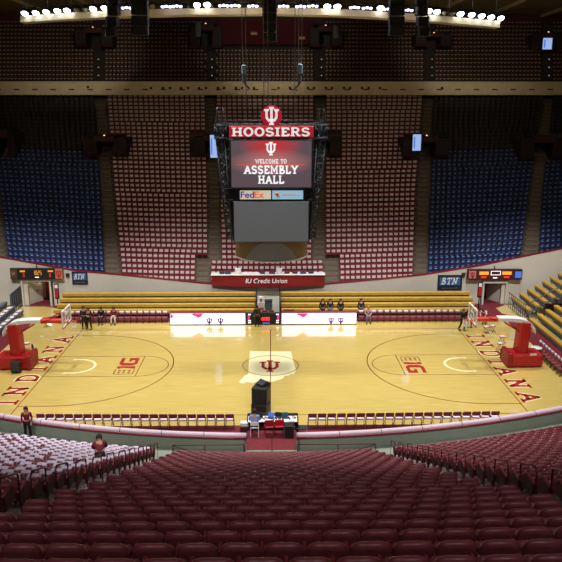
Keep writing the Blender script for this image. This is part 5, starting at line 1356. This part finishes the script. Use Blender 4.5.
for u, c, l, c2 in ((322.5, BLACKC, 'person in black behind the right white board, leftmost of the group', BLACKC), (330, NAVYC, 'person in navy top behind the right white board, with grey trousers', GREYC), (340.5, BLACKC, 'tallest person in black behind the right white board', BLACKC), (361, NAVYC, 'person in dark blue standing past the right end of the white board', NAVYC)):
    person(l, (aty(u, 312, 10.0).x, 10.0, 0), PI+.3*math.sin(u), 'stand', c, c2, scale=1.0)
person('person in grey top seated beside the right end of the white board', onchair(368, 9.4), PI, 'sit', mat('pinkish_grey_cloth', S(170, 130, 140), .8), GREYC, hair=BLOND)
p = aty(27.5, 300, 16.0); person('person in dark clothes standing inside the left tunnel', (p.x+.8, 15.6, 0), PI+.4, 'stand', BLACKC, BLACKC, scale=1.05)
p = g(486, 327); person('person in white shirt bending beside the right folding stools', (p.x+.1, p.y+.8, 0), PI-.6, 'bend', mat('white_shirt', S(210, 205, 212), .8), BLACKC)
p = aty(28, 440, -11.7); person('person in maroon jersey standing behind the parapet at the far left', (aty(27.5, 420, -10.9).x, -11.0, .36), PI+.2, 'stand', MARC, BLACKC, longhair=True, scale=.97)
mb = MB()
# person bending over seats in the left block aisle
xk = -5.35; kk = 7
p = atz(103, 468, nz(kk)+.5)
kk = min(range(NK), key=lambda k: abs(ny(k, p.x)-p.y))
person('person in maroon jacket leaning over the left block seats beside the aisle', (p.x, ny(kk, p.x)+.1, nz(kk)), .25, 'bend', MARC, BLACKC)
p = aty(254.5, 420, -10.75)
ps = person('person in light blue shirt seated at the scorer table with back turned', (p.x, -10.75, .36), 0, 'sit', LBC, GREYC)
t = thing('white_chair', 'white folding chair under the person in the light blue shirt', 'chair', (p.x, -10.75, .34)); MB().box((0, .03, .46), (.42, .42, .04), bev=.015).obj('seat', WHITE, t); MB().box((0, -.22, .72), (.42, .03, .22), 0, (.1, 0, 0), bev=.012).obj('backrest', WHITE, t)
for s in (-1, 1):
    MB().tube([(s*.2, .2, 0), (s*.2, -.23, .8)], .016, n=5).obj('leg', WHITE, t); MB().tube([(s*.2, -.26, 0), (s*.2, .16, .45)], .016, n=5).obj('leg', WHITE, t)
# ================================================================== LIGHT
def spot(name, loc, tgt, W, ang, blend, size=1.2, col=(1, .95, .86)):
    d = bpy.data.lights.new(name, 'SPOT'); d.energy = W; d.spot_size = R(ang); d.spot_blend = blend; d.shadow_soft_size = size; d.color = col
    o = bpy.data.objects.new(name, d); COL.objects.link(o); o.location = loc
    o.rotation_euler = (Vector(tgt)-Vector(loc)).to_track_quat('-Z', 'Y').to_euler(); return o
for x in (-15, -5, 5, 15):
    for y in (-5, 6): spot('court_floodlight', (x, y, 26.5), (x*.95, y*.9, 0), 11400, 80, .9, 1.2, (1, .97, .9))
for x in (-20, -7, 7, 20): spot('stand_floodlight', (x*.9, -10, 26.5), (x*1.12, 15.2, .3), 25000, 33, 1.0, 1.0, (1, .95, .92))
for x in (-18, 18): spot('wall_floodlight', (x*.8, -8, 26.5), (x*1.15, 14, 1.5), 9000, 30, 1.0, 1.0)  # unseen spots added to brighten the far wall
for x in (-16, 0, 16): spot('near_stand_floodlight', (x, -6, 26.5), (x*.9, -18.5, 2), 7500, 58, 1.0, 1.0, (1, .92, .92))
for x in (-18, -6, 6, 18): spot('near_ceiling_lamp', (x, -45, 27.3), (x*.9, -22, 4), 2400, 84, 1.0, 1.0, (1, .93, .93))
for x in (-17, -6, 6, 17): spot('parapet_fill_spot', (x, -36, 27.3), (x*.95, -13.5, 1), 14000, 36, 1.0, 1.0, (1, .96, .94))  # unseen spots added to brighten the parapet face and front row backs
for x in (-14, 0, 14): spot('balcony_fill_spot', (x, 23, 26.5), (x*1.8, 46, 23.0), 2300, 52, .7, .6, (1, .9, .76))  # unseen spots added to lift the dim balcony
for x in (-19.5, 19): 
    d = bpy.data.lights.new('tunnel_lamp', 'POINT'); d.energy = 45; d.shadow_soft_size = .15; d.color = (1, .88, .7)
    o = bpy.data.objects.new('tunnel_lamp', d); COL.objects.link(o); o.location = (x, WY+1.4, 2.2)
w = bpy.data.worlds.new('world'); sc.world = w; w.use_nodes = True
w.node_tree.nodes['Background'].inputs[0].default_value = (.9, .85, .8, 1); w.node_tree.nodes['Background'].inputs[1].default_value = 0
# added fill points, dim uplight in the roof space, imitating court reflection
for x in (-24, 0, 24):
    d = bpy.data.lights.new('roof_bounce_fill', 'POINT'); d.energy = 500; d.shadow_soft_size = 1; d.color = (1, .88, .66)
    o = bpy.data.objects.new('roof_bounce_fill', d); COL.objects.link(o); o.location = (x, 12, 21)
vs_ = sc.view_settings; vs_.view_transform = 'Standard'; vs_.look = 'None'; vs_.exposure = 0; vs_.gamma = 1; vs_.use_curve_mapping = False
sc.cycles.max_bounces = 5; sc.cycles.diffuse_bounces = 3; sc.cycles.use_denoising = True
